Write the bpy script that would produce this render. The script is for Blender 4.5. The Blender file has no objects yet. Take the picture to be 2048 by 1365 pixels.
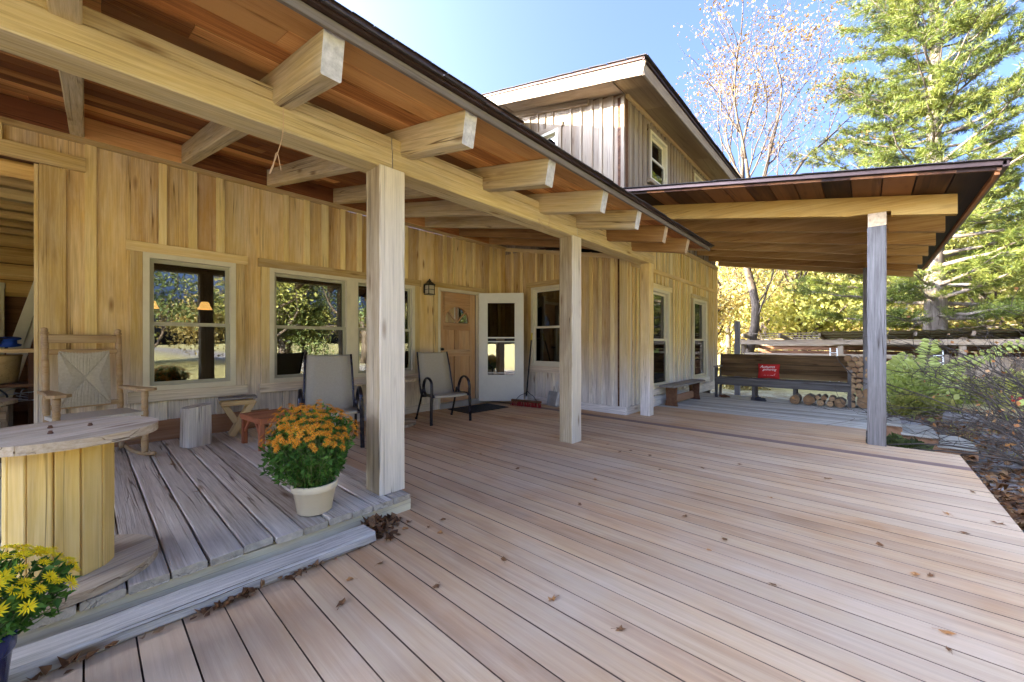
import bpy, math, random
import numpy as np
from mathutils import Matrix, Vector
R = math.radians
rnd = random.Random(7)
sc = bpy.context.scene
COL = sc.collection

# ------------------------------------------------------------------ camera, sky, sun, exposure
CAM_A = 42.4
cd = bpy.data.cameras.new('camera')
cd.sensor_width = 36; cd.lens = 36 * 778 / 2048; cd.shift_y = 3.5 / 2048
cd.clip_start = .05; cd.clip_end = 900
cam = bpy.data.objects.new('camera', cd); COL.objects.link(cam)
cam.location = (0, 0, 1.13); cam.rotation_euler = (R(90), 0, R(CAM_A - 90))
sc.camera = cam
SUN_EL, SUN_AZ = 16.5, 45.5          # degrees above the horizon, degrees left of +Y
wd = bpy.data.worlds.new('World'); sc.world = wd; wd.use_nodes = True
_n = wd.node_tree.nodes
sky = _n.new('ShaderNodeTexSky'); sky.sky_type = 'NISHITA'; sky.sun_disc = False
sky.sun_elevation = R(SUN_EL); sky.sun_rotation = R(-SUN_AZ)
sky.air_density = .22; sky.dust_density = 10.0; sky.ozone_density = 5.5
wd.node_tree.links.new(sky.outputs[0], _n['Background'].inputs[0])
_n['Background'].inputs[1].default_value = .15
sl = bpy.data.lights.new('sun', 'SUN'); sl.energy = 4.0; sl.angle = R(.5); sl.color = (1, .9, .72)
so = bpy.data.objects.new('sun', sl); COL.objects.link(so)
sd = Vector((-math.sin(R(SUN_AZ)) * math.cos(R(SUN_EL)), math.cos(R(SUN_AZ)) * math.cos(R(SUN_EL)), math.sin(R(SUN_EL))))
so.rotation_euler = sd.to_track_quat('Z', 'Y').to_euler(); so.location = sd * 40
vs = sc.view_settings
vs.view_transform = 'Standard'; vs.look = 'None'; vs.gamma = 1; vs.exposure = 3.85; vs.use_curve_mapping = False
sc.cycles.max_bounces = 10; sc.cycles.diffuse_bounces = 6; sc.cycles.transparent_max_bounces = 16
sc.cycles.use_denoising = True
sc.cycles.sample_clamp_indirect = 6

# ------------------------------------------------------------------ materials
def mk(name, rough=.7, col=(.5, .5, .5), metal=0, spec=.3):
    m = bpy.data.materials.new(name); m.use_nodes = True
    nt = m.node_tree; b = nt.nodes['Principled BSDF']
    b.inputs['Base Color'].default_value = (*col, 1); b.inputs['Roughness'].default_value = rough
    b.inputs['Metallic'].default_value = metal; b.inputs['Specular IOR Level'].default_value = spec
    return m, nt, b
class G:                                   # tiny node-graph helper
    def __init__(s, nt): s.nt = nt
    def n(s, t, **k):
        x = s.nt.nodes.new('ShaderNode' + t)
        for a, v in k.items(): setattr(x, a, v)
        return x
    def put(s, v, sock):
        if isinstance(v, (int, float)): sock.default_value = v
        elif isinstance(v, tuple):
            sock.default_value = v if len(v) == len(sock.default_value) else (*v, 1)
        else: s.nt.links.new(v, sock)
    def math(s, op, a, b=0.0, clamp=False):
        x = s.n('Math', operation=op, use_clamp=clamp); s.put(a, x.inputs[0]); s.put(b, x.inputs[1]); return x.outputs[0]
    def vmul(s, a, v):
        x = s.n('VectorMath', operation='MULTIPLY'); s.put(a, x.inputs[0]); s.put(v, x.inputs[1]); return x.outputs[0]
    def vadd(s, a, v):
        x = s.n('VectorMath', operation='ADD'); s.put(a, x.inputs[0]); s.put(v, x.inputs[1]); return x.outputs[0]
    def noise(s, vec, scale=1, detail=4, rough=.55, dist=0):
        x = s.n('TexNoise'); s.put(vec, x.inputs['Vector']); x.inputs['Scale'].default_value = scale
        x.inputs['Detail'].default_value = detail; x.inputs['Roughness'].default_value = rough; x.inputs['Distortion'].default_value = dist
        return x.outputs['Fac']
    def ramp(s, fac, stops):
        x = s.n('ValToRGB'); e = x.color_ramp.elements
        while len(e) < len(stops): e.new(.5)
        for i, (p, c) in enumerate(stops):
            e[i].position = p; e[i].color = (*c, 1) if len(c) == 3 else c
        s.put(fac, x.inputs[0]); return x.outputs[0]
    def mrange(s, v, a, b, c=0., d=1.):
        x = s.n('MapRange'); x.clamp = True; s.put(v, x.inputs[0])
        for i, q in enumerate((a, b, c, d)): x.inputs[i + 1].default_value = q
        return x.outputs[0]
    def mix(s, f, a, b, bt='MIX'):
        x = s.n('MixRGB', blend_type=bt); s.put(f, x.inputs[0]); s.put(a, x.inputs[1]); s.put(b, x.inputs[2]); return x.outputs[0]
    def bump(s, h, st, d=.01):
        x = s.n('Bump'); x.inputs['Strength'].default_value = st; x.inputs['Distance'].default_value = d; s.put(h, x.inputs['Height']); return x.outputs[0]
def objrand(g):
    oi = g.n('ObjectInfo'); tc = g.n('TexCoord'); r = oi.outputs['Random']
    cx = g.n('CombineXYZ'); g.put(g.math('MULTIPLY', r, 37.), cx.inputs[0]); g.put(g.math('MULTIPLY', r, 91.), cx.inputs[1]); g.put(g.math('MULTIPLY', r, 53.), cx.inputs[2])
    v = g.vadd(tc.outputs['Object'], cx.outputs[0])
    r2 = g.math('FRACT', g.math('MULTIPLY', r, 7.31)); r3 = g.math('FRACT', g.math('MULTIPLY', r, 17.77))
    return v, r, r2, r3
def wood(name, c0, c1, c2, grey=(.42, .4, .36), gamt=0., zgrey=None, rough=.78, sc_=1., endc=None, knots=.5, bump=.35, var=.35, val=.25, stain=.5, alt=None, altp=.75, fa=.38, crack=.5, face=None, spec=.2, upright=False, edge=None, patch=None):
    """board whose length is local X: long streaks, fine grain, knots, stains; colour differs from board to board"""
    m, nt, b = mk(name, rough, spec=spec); g = G(nt)
    v, r, r2, r3 = objrand(g)
    if upright:
        su = g.n('SeparateXYZ'); g.put(v, su.inputs[0]); cu = g.n('CombineXYZ')
        for a_, b_ in ((2, 0), (0, 1), (1, 2)): g.put(su.outputs[a_], cu.inputs[b_])
        v = cu.outputs[0]
    broad = g.noise(g.vmul(v, (.7 * sc_, 11 * sc_, 11 * sc_)), 1, 5, .6, .7)
    fine = g.noise(g.vmul(v, (2.5 * sc_, 85 * sc_, 85 * sc_)), 1, 4, .65, .3)
    f = g.math('ADD', g.math('MULTIPLY', broad, 1 - fa), g.math('MULTIPLY', fine, fa))
    f = g.math('ADD', f, g.math('MULTIPLY', g.math('SUBTRACT', r, .5), var))
    col = g.ramp(f, [(.3, c0), (.5, c1), (.7, c2)])
    if alt:                                  # some boards are of another stain
        col = g.mix(g.mrange(r2, altp, altp + .05), col, g.mix(.75, col, alt))
    st = g.noise(g.vmul(v, (1.1, 3.5, 3.5)), 1, 4, .6, .4)
    if stain: col = g.mix(g.mrange(st, .52, .78, 0, stain), col, g.mix(1., col, (.5, .4, .32), 'MULTIPLY'))
    if gamt or zgrey:
        bl = g.noise(g.vmul(v, (1.3, 7, 7)), 1, 5, .7, .5)
        ga = g.mrange(bl, .35, .7, 0, gamt) if gamt else 0.
        if zgrey:
            sp = g.n('SeparateXYZ'); g.put(g.n('NewGeometry').outputs['Position'], sp.inputs[0])
            zz = g.math('ADD', sp.outputs[2], g.math('MULTIPLY', bl, 1.1))
            ga = g.math('ADD', ga, g.mrange(zz, zgrey[0], zgrey[1], zgrey[2], 0), True)
        gc = g.mix(g.mrange(fine, .35, .65), tuple(x * .72 for x in grey), tuple(min(1, x * 1.2) for x in grey))
        col = g.mix(ga, col, gc)
    if face:                                 # rain-bleached on the side that faces -Y
        sn = g.n('SeparateXYZ'); g.put(g.n('NewGeometry').outputs['Normal'], sn.inputs[0])
        fm = g.mrange(g.math('ADD', sn.outputs[1], g.math('MULTIPLY', g.math('SUBTRACT', broad, .5), .5)), -.75, -.35, face[1], 0)
        col = g.mix(fm, col, g.mix(g.mrange(fine, .3, .7), tuple(x * .78 for x in face[0]), face[0]))
    if crack:                                # drying checks along the grain
        ck = g.noise(g.vmul(v, (.3 * sc_, 17 * sc_, 17 * sc_)), 1, 2, .5, .25)
        cl = g.mrange(g.math('ABSOLUTE', g.math('SUBTRACT', ck, .5)), .002, .011, 1, 0)
        cm = g.math('MULTIPLY', cl, g.mrange(g.noise(g.vmul(v, (.9, 6, 6)), 1, 2), .45, .6, 0, crack))
        col = g.mix(cm, col, g.mix(1., col, (.28, .22, .17), 'MULTIPLY'))
    if knots:
        vo = g.n('TexVoronoi'); g.put(g.vmul(v, (1.6, 6.5, 6.5)), vo.inputs['Vector']); vo.inputs['Scale'].default_value = 1
        vo.inputs['Randomness'].default_value = 1
        k = g.mrange(vo.outputs['Distance'], .05, .16, knots, 0)
        col = g.mix(k, col, g.mix(1., col, (.35, .22, .12), 'MULTIPLY'))
    if patch:                                # wear in patches that run over many boards
        pn = g.noise(g.n('NewGeometry').outputs['Position'], .75, 4, .6, .3)
        col = g.mix(g.mrange(pn, .42, .62, 0, patch[1]), col, patch[0])
    if edge:                                 # long edges painted dark so gaps between boards read as shade
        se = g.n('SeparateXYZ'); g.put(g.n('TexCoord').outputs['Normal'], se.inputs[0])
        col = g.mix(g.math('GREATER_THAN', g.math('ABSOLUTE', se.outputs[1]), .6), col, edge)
    if endc:
        sx = g.n('SeparateXYZ'); tc = g.n('TexCoord'); g.put(tc.outputs['Normal'], sx.inputs[0])
        en = g.math('GREATER_THAN', g.math('ABSOLUTE', sx.outputs[0]), .8)
        ec = g.mix(g.mrange(g.noise(g.vmul(v, (1, 30, 30)), 1, 4), .3, .7), tuple(x * .6 for x in endc), endc)
        col = g.mix(g.math('MULTIPLY', en, .85), col, ec)
    hs = g.n('HueSaturation'); g.put(col, hs.inputs['Color'])
    g.put(g.math('ADD', 1 - val / 2, g.math('MULTIPLY', r3, val)), hs.inputs['Value'])
    g.put(hs.outputs[0], b.inputs['Base Color'])
    hh = g.math('ADD', fine, g.math('MULTIPLY', broad, .6))
    if crack: hh = g.math('SUBTRACT', hh, g.math('MULTIPLY', cm, 1.5))
    if bump: g.put(g.bump(hh, bump, .004), b.inputs['Normal'])
    return m
def plain(name, col, rough=.6, metal=0, var=.12, nscale=9, bump=0, spec=.3, dirt=.0, dcol=(.2, .17, .13)):
    m, nt, b = mk(name, rough, col, metal, spec); g = G(nt)
    v, r, r2, r3 = objrand(g)
    n1 = g.noise(v, nscale, 5, .6)
    c = g.mix(g.mrange(n1, .25, .75), tuple(x * (1 - var) for x in col), tuple(min(1, x * (1 + var)) for x in col))
    if dirt: c = g.mix(g.mrange(g.noise(v, nscale * .35, 5, .65), .5, .75, 0, dirt), c, dcol)
    g.put(c, b.inputs['Base Color'])
    g.put(g.mrange(n1, .2, .8, rough * .85, min(1, rough * 1.15)), b.inputs['Roughness'])
    if bump: g.put(g.bump(g.noise(v, nscale * 6, 3), bump, .003), b.inputs['Normal'])
    return m
def leafmat(name, cols, trans=.45, rough=.55, nscale=.35, var=.35):
    m, nt, b = mk(name, rough, cols[0], 0, .25); g = G(nt)
    ge = g.n('NewGeometry'); tc = g.n('TexCoord')
    big = g.noise(tc.outputs['Object'], nscale, 3, .6)
    f = g.math('ADD', g.math('MULTIPLY', ge.outputs['Random Per Island'], .6), g.math('MULTIPLY', g.mrange(big, .3, .7), .4))
    k = len(cols)
    c = g.ramp(f, [(.1 + .8 * i / max(1, k - 1), cols[i]) for i in range(k)])
    g.put(c, b.inputs['Base Color'])
    t = g.n('BsdfTranslucent'); g.put(g.mix(1., c, (1, .95, .6), 'MULTIPLY'), t.inputs[0])
    mx = g.n('MixShader'); mx.inputs[0].default_value = trans
    g.put(b.outputs[0], mx.inputs[1]); g.put(t.outputs[0], mx.inputs[2])
    g.put(mx.outputs[0], nt.nodes['Material Output'].inputs[0])
    return m
def glassmat(name, ior=1.9, tint=(.8, .84, .8), rough=.0):
    m, nt, b = mk(name); g = G(nt); nt.nodes.remove(b)
    fr = g.n('Fresnel'); fr.inputs[0].default_value = ior
    tr = g.n('BsdfTransparent'); tr.inputs[0].default_value = (*tint, 1)
    gl = g.n('BsdfGlossy'); gl.inputs['Roughness'].default_value = rough
    v, r, r2, r3 = objrand(g)
    g.put(g.bump(g.noise(v, 3.5, 2), .02, .01), gl.inputs['Normal'])
    mx = g.n('MixShader'); g.put(fr.outputs[0], mx.inputs[0]); g.put(tr.outputs[0], mx.inputs[1]); g.put(gl.outputs[0], mx.inputs[2])
    g.put(mx.outputs[0], nt.nodes['Material Output'].inputs[0])
    return m
def emis(name, col, st):
    m, nt, b = mk(name, .6, col); b.inputs['Emission Color'].default_value = (*col, 1); b.inputs['Emission Strength'].default_value = st
    return m

M = {}
M['wall'] = wood('barn_board', (.46, .27, .08), (.64, .425, .15), (.76, .56, .245), grey=(.7, .645, .56), gamt=.35, zgrey=(.8, 1.75, .95), var=.3, val=.22, alt=(.48, .26, .08), altp=.86, knots=.85, fa=.5, crack=.8, bump=.7)
M['batten'] = wood('batten_wood', (.62, .43, .14), (.78, .58, .22), (.86, .69, .32), grey=(.74, .69, .6), gamt=.25, zgrey=(.8, 1.75, .85), var=.3, val=.2, fa=.5, crack=.6)
M['trim'] = wood('trim_wood', (.47, .3, .09), (.67, .47, .17), (.78, .59, .26), grey=(.7, .65, .58), gamt=.28, zgrey=(.8, 1.6, .95), var=.35, val=.25, fa=.45, crack=.6)
M['wallc'] = wood('pale_siding', (.48, .35, .13), (.67, .52, .23), (.78, .65, .34), grey=(.74, .7, .63), gamt=.4, zgrey=(.8, 2.1, .95), var=.35, val=.2)
M['upper'] = wood('upper_siding', (.19, .13, .08), (.3, .225, .15), (.39, .31, .22), grey=(.31, .27, .225), gamt=.45, var=.3, val=.2, crack=.7, fa=.5)
M['beam'] = wood('oak_beam', (.4, .28, .11), (.63, .475, .21), (.77, .62, .33), grey=(.56, .49, .35), gamt=.55, var=.2, val=.16, endc=(.66, .63, .58), knots=.8, stain=.7, fa=.55, crack=1., bump=.8)
M['post'] = wood('weathered_post', (.24, .165, .085), (.46, .36, .21), (.62, .52, .34), grey=(.6, .53, .42), gamt=.35, var=.1, val=.08, endc=(.5, .47, .42), stain=.9, knots=.95, bump=1., sc_=.9, crack=1., face=((.82, .74, .61), .8), fa=.55)
M['postg'] = wood('grey_post', (.15, .14, .13), (.26, .25, .24), (.35, .34, .32), grey=(.31, .3, .29), gamt=.8, var=.1, val=.08, stain=.5, knots=.7, bump=.8, crack=1.)
M['soffit'] = wood('stained_soffit', (.22, .075, .022), (.5, .2, .055), (.7, .37, .125), gamt=0, var=.55, val=.45, alt=(.22, .075, .025), altp=.76, rough=.7, stain=.7, fa=.55, crack=.8, bump=.6)
M['raftr'] = wood('tan_rafter', (.28, .14, .045), (.46, .26, .095), (.58, .38, .17), var=.25, val=.2, endc=(.66, .5, .32), rough=.7, fa=.5, crack=.8)
M['soffit2'] = wood('stained_canopy_board', (.025, .01, .005), (.1, .035, .012), (.24, .095, .03), var=.6, val=.6, stain=1., sc_=.4, rough=.6, fa=.3)
M['ply'] = wood('plywood_soffit', (.3, .2, .09), (.42, .3, .15), (.5, .38, .21), var=.15, val=.15, sc_=.3, knots=.3)
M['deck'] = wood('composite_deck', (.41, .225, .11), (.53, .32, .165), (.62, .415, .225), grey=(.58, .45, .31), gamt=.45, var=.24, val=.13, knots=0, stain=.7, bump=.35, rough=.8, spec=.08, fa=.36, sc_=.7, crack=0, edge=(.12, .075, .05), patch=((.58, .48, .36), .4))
M['stripe'] = wood('dark_deck_board', (.2, .125, .095), (.25, .165, .13), (.3, .2, .165), var=.1, val=.05, knots=0, bump=.2, rough=.8, crack=0)
M['gdeck'] = wood('grey_deck', (.3, .27, .211), (.46, .43, .352), (.58, .55, .458), grey=(.55, .53, .466), gamt=.6, var=.3, val=.2, bump=.5, stain=.4)
M['plat'] = wood('weathered_plank', (.32, .25, .18), (.56, .475, .37), (.7, .62, .5), grey=(.63, .565, .48), gamt=.55, var=.3, val=.22, bump=1., stain=.6, endc=(.58, .5, .37), knots=.8, fa=.5, crack=1.)
M['step'] = wood('step_timber', (.3, .26, .2), (.57, .51, .42), (.72, .66, .56), grey=(.62, .57, .5), gamt=.6, var=.1, val=.05, bump=1., stain=1., knots=.95, fa=.55, crack=1.)
M['fascia'] = wood('treated_fascia', (.6, .5, .3), (.74, .65, .43), (.82, .74, .54), grey=(.74, .7, .6), gamt=.25, var=.1, val=.05, knots=.3)
M['baseb'] = wood('red_baseboard', (.2, .09, .045), (.36, .19, .1), (.46, .27, .16), var=.2, val=.15, sc_=.6)
M['spool'] = wood('spool_stave', (.55, .34, .07), (.72, .5, .15), (.8, .6, .25), grey=(.56, .49, .36), gamt=.3, var=.25, val=.2, knots=.9, sc_=.8, fa=.5, crack=.8)
M['spoolt'] = wood('spool_disc', (.3, .2, .11), (.52, .4, .26), (.67, .55, .39), grey=(.56, .49, .4), gamt=.45, var=.2, val=.15, bump=1., stain=.9, fa=.55, crack=1., knots=.8)
M['rock'] = wood('rocker_wood', (.3, .17, .06), (.45, .28, .12), (.54, .37, .18), grey=(.45, .42, .36), gamt=.3, var=.15, val=.1, rough=.5, sc_=1.5)
M['cedar'] = wood('cedar_red', (.24, .07, .03), (.36, .12, .055), (.44, .18, .09), var=.2, val=.15, rough=.5)
M['pine'] = wood('new_pine', (.5, .32, .14), (.62, .43, .2), (.68, .5, .27), var=.15, val=.1)
M['door'] = wood('fir_door', (.4, .2, .08), (.55, .31, .14), (.64, .42, .23), grey=(.5, .42, .34), gamt=.35, var=.2, val=.15, rough=.5, knots=0)
M['pew'] = wood('pew_back', (.03, .018, .008), (.13, .075, .03), (.24, .15, .065), var=.2, val=.25, stain=1., bump=.9, knots=.7, crack=1.)
M['pewd'] = wood('pew_seat', (.05, .045, .04), (.1, .09, .08), (.17, .155, .14), var=.2, val=.1, bump=.5)
M['bench'] = wood('bench_plank', (.16, .14, .12), (.26, .23, .2), (.36, .33, .29), var=.1, val=.1, bump=.5)
M['brown'] = wood('dark_brown_wood', (.05, .02, .01), (.13, .06, .03), (.2, .1, .05), var=.2, val=.15)
M['log'] = wood('log_wall', (.45, .26, .08), (.66, .43, .16), (.78, .57, .26), var=.4, val=.3, sc_=.6)
M['shed'] = wood('shed_wood', (.09, .058, .032), (.19, .13, .075), (.3, .22, .135), grey=(.24, .215, .18), gamt=.5, var=.4, val=.35, crack=.8)
M['bark'] = wood('tree_bark', (.03, .022, .014), (.075, .054, .036), (.14, .105, .072), var=.05, val=.05, sc_=.6, bump=1, knots=0, stain=1., crack=1., fa=.5, upright=True)
M['barkp'] = wood('pine_bark', (.07, .055, .04), (.14, .11, .085), (.22, .185, .15), var=.05, val=.05, sc_=.6, bump=1, knots=0, stain=1., crack=1., fa=.5, upright=True)
M['vinyl'] = plain('cream_vinyl', (.68, .62, .46), .4, var=.05, dirt=.15)
M['sash'] = plain('olive_sash', (.4, .38, .28), .4, var=.05)
M['white'] = plain('white_storm_door', (.72, .71, .64), .35, var=.04, dirt=.1, dcol=(.5, .48, .4))
M['glass'] = glassmat('window_glass', 2.2)
M['glassd'] = glassmat('door_glass', 2.4)
M['screen'] = plain('insect_screen', (.16, .15, .13), .7, var=.1)
M['iron'] = plain('dark_metal', (.03, .028, .026), .4, .6, var=.2)
M['chairm'] = plain('chair_tube', (.035, .032, .04), .28, .7, var=.1, spec=.5)
M['sling'] = plain('sling_fabric', (.4, .36, .28), .8, var=.08, nscale=60, bump=.25)
M['drip'] = plain('drip_edge', (.075, .045, .035), .35, .5, var=.3, nscale=4)
M['rust'] = plain('rust_fascia', (.17, .075, .035), .55, .2, var=.35, nscale=3)
M['shingle'] = plain('asphalt_shingle', (.055, .045, .042), .9, var=.45, nscale=25, bump=.6)
M['cream'] = plain('cream_pot', (.78, .66, .45), .45, var=.04, nscale=5, dirt=.1)
M['blue'] = plain('blue_pot', (.012, .02, .09), .25, var=.2, spec=.6)
M['soil'] = plain('soil', (.05, .035, .02), .95, var=.4, nscale=40)
M['black'] = plain('black_rubber', (.012, .012, .013), .55, var=.2, nscale=60, bump=.5)
M['red'] = plain('red_bristle', (.36, .03, .025), .8, var=.3, nscale=40)
M['redp'] = plain('red_plastic', (.45, .03, .02), .4)
M['galv'] = plain('galvanised', (.5, .5, .5), .4, .7, var=.15)
M['galvw'] = plain('dustpan_metal', (.42, .42, .4), .45, .5, var=.2)
M['yel'] = plain('yellow_plastic', (.65, .5, .08), .4)
M['orange'] = plain('orange_bottle', (.6, .2, .03), .4)
M['bluec'] = plain('blue_cable', (.015, .06, .3), .5)
M['cable'] = plain('dark_cable', (.03, .03, .035), .5)
M['tin'] = plain('paint_tin', (.5, .5, .48), .35, .5, dirt=.3)
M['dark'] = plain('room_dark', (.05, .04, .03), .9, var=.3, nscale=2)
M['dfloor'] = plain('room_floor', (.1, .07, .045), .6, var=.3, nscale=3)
M['stringm'] = plain('twine', (.55, .38, .24), .8)
M['corr'] = plain('corrugated_roof', (.42, .42, .36), .5, .4, var=.2, dirt=.5, dcol=(.22, .14, .07))
M['pillow'] = plain('red_pillow', (.5, .025, .02), .85, var=.08, nscale=30, bump=.2)
M['ink'] = plain('white_print', (.85, .82, .78), .8, var=.02)
M['lampsh'] = emis('lit_lamp_shade', (1, .5, .14), .12)
M['lantg'] = plain('lantern_glass', (.5, .45, .33), .25, var=.15)
M['gtrim'] = wood('grey_eave_trim', (.1, .08, .06), (.16, .13, .1), (.22, .18, .145), var=.1, val=.1, knots=0)
M['cbeam'] = wood('golden_canopy_beam', (.27, .135, .024), (.43, .24, .05), (.53, .33, .09), grey=(.4, .29, .12), gamt=.3, var=.15, val=.1, crack=.8, fa=.5)
M['postr'] = wood('grey_canopy_post', (.075, .066, .058), (.15, .136, .125), (.215, .196, .182), grey=(.18, .166, .155), gamt=.8, var=.1, val=.08, stain=.7, knots=.7, bump=.9, crack=1., fa=.55)
M['conc'] = plain('stone_block', (.3, .28, .25), .9, var=.25)
M['curt'] = plain('yellow_curtain', (.5, .46, .16), .8)
# log end: rings around the local X axis
def logend():
    m, nt, b = mk('log_bark_and_rings', .85); g = G(nt); v, r, r2, r3 = objrand(g)
    tc = g.n('TexCoord'); sp = g.n('SeparateXYZ'); g.put(tc.outputs['Normal'], sp.inputs[0])
    sx = g.n('SeparateXYZ'); g.put(tc.outputs['Object'], sx.inputs[0])
    rad = g.math('SQRT', g.math('ADD', g.math('POWER', sx.outputs[1], 2.), g.math('POWER', sx.outputs[2], 2.)))
    ring = g.math('SINE', g.math('ADD', g.math('MULTIPLY', rad, 420.), g.math('MULTIPLY', g.noise(v, 18, 3), 9.)))
    ec = g.mix(g.mrange(ring, -1, 1), (.28, .16, .07), (.5, .34, .18))
    ec = g.mix(g.mrange(g.noise(v, 12, 4), .45, .7, 0, .7), ec, (.1, .055, .025))
    ec = g.mix(g.math('MULTIPLY', r2, .75), ec, (.17, .085, .035))
    ec = g.mix(g.mrange(rad, .035, .05, 0, .35), ec, (.12, .07, .035))
    bk = g.mix(g.noise(g.vmul(v, (4, 25, 25)), 1, 4), (.07, .05, .035), (.28, .22, .16))
    en = g.math('GREATER_THAN', g.math('ABSOLUTE', sp.outputs[0]), .8)
    g.put(g.mix(en, bk, ec), b.inputs['Base Color']); return m
M['logend'] = logend()
def rush():
    m, nt, b = mk('woven_rush', .85); g = G(nt); tc = g.n('TexCoord'); sx = g.n('SeparateXYZ'); g.put(tc.outputs['Object'], sx.inputs[0])
    n1 = g.noise(g.vmul(tc.outputs['Object'], (60, 60, 60)), 1, 4)
    g.put(g.mix(n1, (.42, .37, .28), (.68, .63, .53)), b.inputs['Base Color']); return m
M['rush'] = rush()
def groundmat():
    m, nt, b = mk('yard_ground', .95, spec=.1); g = G(nt); ge = g.n('NewGeometry'); p = ge.outputs['Position']
    sx = g.n('SeparateXYZ'); g.put(p, sx.inputs[0])
    fine = g.noise(p, 22, 6, .7); mid = g.noise(p, 3.2, 5, .65); big = g.noise(p, .35, 4, .6)
    lit = g.ramp(fine, [(.3, (.06, .04, .025)), (.5, (.16, .11, .07)), (.7, (.3, .24, .17))])
    grav = g.ramp(fine, [(.3, (.16, .15, .14)), (.5, (.32, .31, .3)), (.72, (.52, .5, .48))])
    grass = g.ramp(g.math('ADD', g.math('MULTIPLY', fine, .5), g.math('MULTIPLY', mid, .5)), [(.3, (.2, .17, .06)), (.5, (.38, .33, .14)), (.7, (.52, .46, .22))])
    c = g.mix(g.mrange(mid, .42, .56), lit, grav)
    # lawn away from the yard beside the deck
    d = g.math('ADD', sx.outputs[1], g.math('MULTIPLY', big, 3.))
    lawn = g.mrange(d, -3.2, -2.2, 1, 0)
    lx = g.mrange(sx.outputs[0], 5., 9., 1, 0)
    far = g.mrange(g.math('ADD', sx.outputs[0], g.math('MULTIPLY', mid, 4.)), 14., 18., 0, 1)
    c = g.mix(g.math('MAXIMUM', g.math('MULTIPLY', lawn, lx), far), c, grass)
    g.put(c, b.inputs['Base Color']); g.put(g.bump(fine, .8, .03), b.inputs['Normal']); return m
M['ground'] = groundmat()
M['pineleaf'] = leafmat('pine_needles', [(.04, .065, .012), (.12, .15, .026), (.27, .27, .06)], .45, nscale=.5)
M['yleaf'] = leafmat('yellow_leaf', [(.14, .075, .025), (.22, .135, .045), (.28, .19, .08)], .4)
M['tleaf1'] = leafmat('yellowgreen_leaf', [(.16, .18, .04), (.36, .36, .09), (.54, .5, .17)], .5)
M['tleaf2'] = leafmat('autumn_leaf', [(.2, .17, .06), (.44, .35, .13), (.6, .48, .22)], .5)
M['tleaf3'] = leafmat('dull_green_leaf', [(.04, .06, .02), (.1, .13, .035), (.2, .22, .07)], .4)
M['mumleaf'] = leafmat('mum_leaf', [(.035, .1, .015), (.09, .22, .035), (.17, .34, .07)], .35, nscale=6)
M['petalo'] = leafmat('orange_petal', [(.6, .17, .015), (.82, .34, .02), (.88, .5, .06)], .25, nscale=8)
M['petaly'] = leafmat('yellow_petal', [(.85, .58, .01), (.93, .75, .015), (.94, .82, .04)], .2, nscale=8)
M['fern'] = leafmat('bright_leaf', [(.2, .26, .05), (.4, .45, .12), (.56, .58, .24)], .45, nscale=2)
M['dry'] = leafmat('dry_leaf', [(.07, .03, .015), (.2, .09, .035), (.4, .24, .12)], .15, nscale=5)
M['dryo'] = leafmat('orange_dry_leaf', [(.3, .11, .03), (.42, .19, .06), (.5, .3, .14)], .15, nscale=5)
M['twig'] = plain('twig_bark', (.075, .058, .045), .8, var=.4, nscale=10)
M['stemg'] = plain('green_stem', (.12, .17, .05), .7, var=.3)
# ------------------------------------------------------------------ helpers
WM = {}
I4 = Matrix.Identity(4)
def T(x, y=0., z=0.): return Matrix.Translation((x, y, z) if not isinstance(x, (tuple, Vector)) else x)
def RZ(a): return Matrix.Rotation(R(a), 4, 'Z')
def RX(a): return Matrix.Rotation(R(a), 4, 'X')
def RY(a): return Matrix.Rotation(R(a), 4, 'Y')
def axes(o, x, y, z):
    m = Matrix.Identity(4)
    for i in range(3): m[i][0], m[i][1], m[i][2], m[i][3] = x[i], y[i], z[i], o[i]
    return m
def put(o, par=None, L=I4):
    """link o; L is its matrix in the frame of its parent"""
    COL.objects.link(o)
    W = L
    if par is not None:
        o.parent = par; W = WM[par.name] @ L
    o.matrix_local = L; WM[o.name] = W
    return o
def tag(o, label=None, cat=None, group=None, kind=None):
    if label: o['label'] = label
    if cat: o['category'] = cat
    if group: o['group'] = group
    if kind: o['kind'] = kind
    return o
def empty(name, L=I4, par=None):
    o = bpy.data.objects.new(name, None); o.empty_display_size = .1
    return put(o, par, L)
def me(V, F, smooth=False):
    m = bpy.data.meshes.new('mesh'); m.from_pydata([tuple(v) for v in V], [], F)
    if smooth: m.polygons.foreach_set('use_smooth', [True] * len(m.polygons))
    m.update(); return m
def menp(V, F, smooth=False):
    """numpy verts (n,3) and faces (m,k)"""
    V = np.asarray(V, np.float32); F = np.asarray(F, np.int32); k = F.shape[1]
    m = bpy.data.meshes.new('mesh'); m.vertices.add(len(V)); m.vertices.foreach_set('co', V.ravel())
    m.loops.add(F.size); m.loops.foreach_set('vertex_index', F.ravel())
    m.polygons.add(len(F)); m.polygons.foreach_set('loop_start', np.arange(len(F), dtype=np.int32) * k)
    m.polygons.foreach_set('loop_total', np.full(len(F), k, np.int32))
    if smooth: m.polygons.foreach_set('use_smooth', np.ones(len(F), bool))
    m.update(calc_edges=True); return m
def ob(name, mesh, mat, par=None, L=I4):
    o = bpy.data.objects.new(name, mesh)
    if mat is not None and len(mesh.materials) == 0: mesh.materials.append(M[mat] if isinstance(mat, str) else mat)
    return put(o, par, L)
_bc = {}
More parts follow.
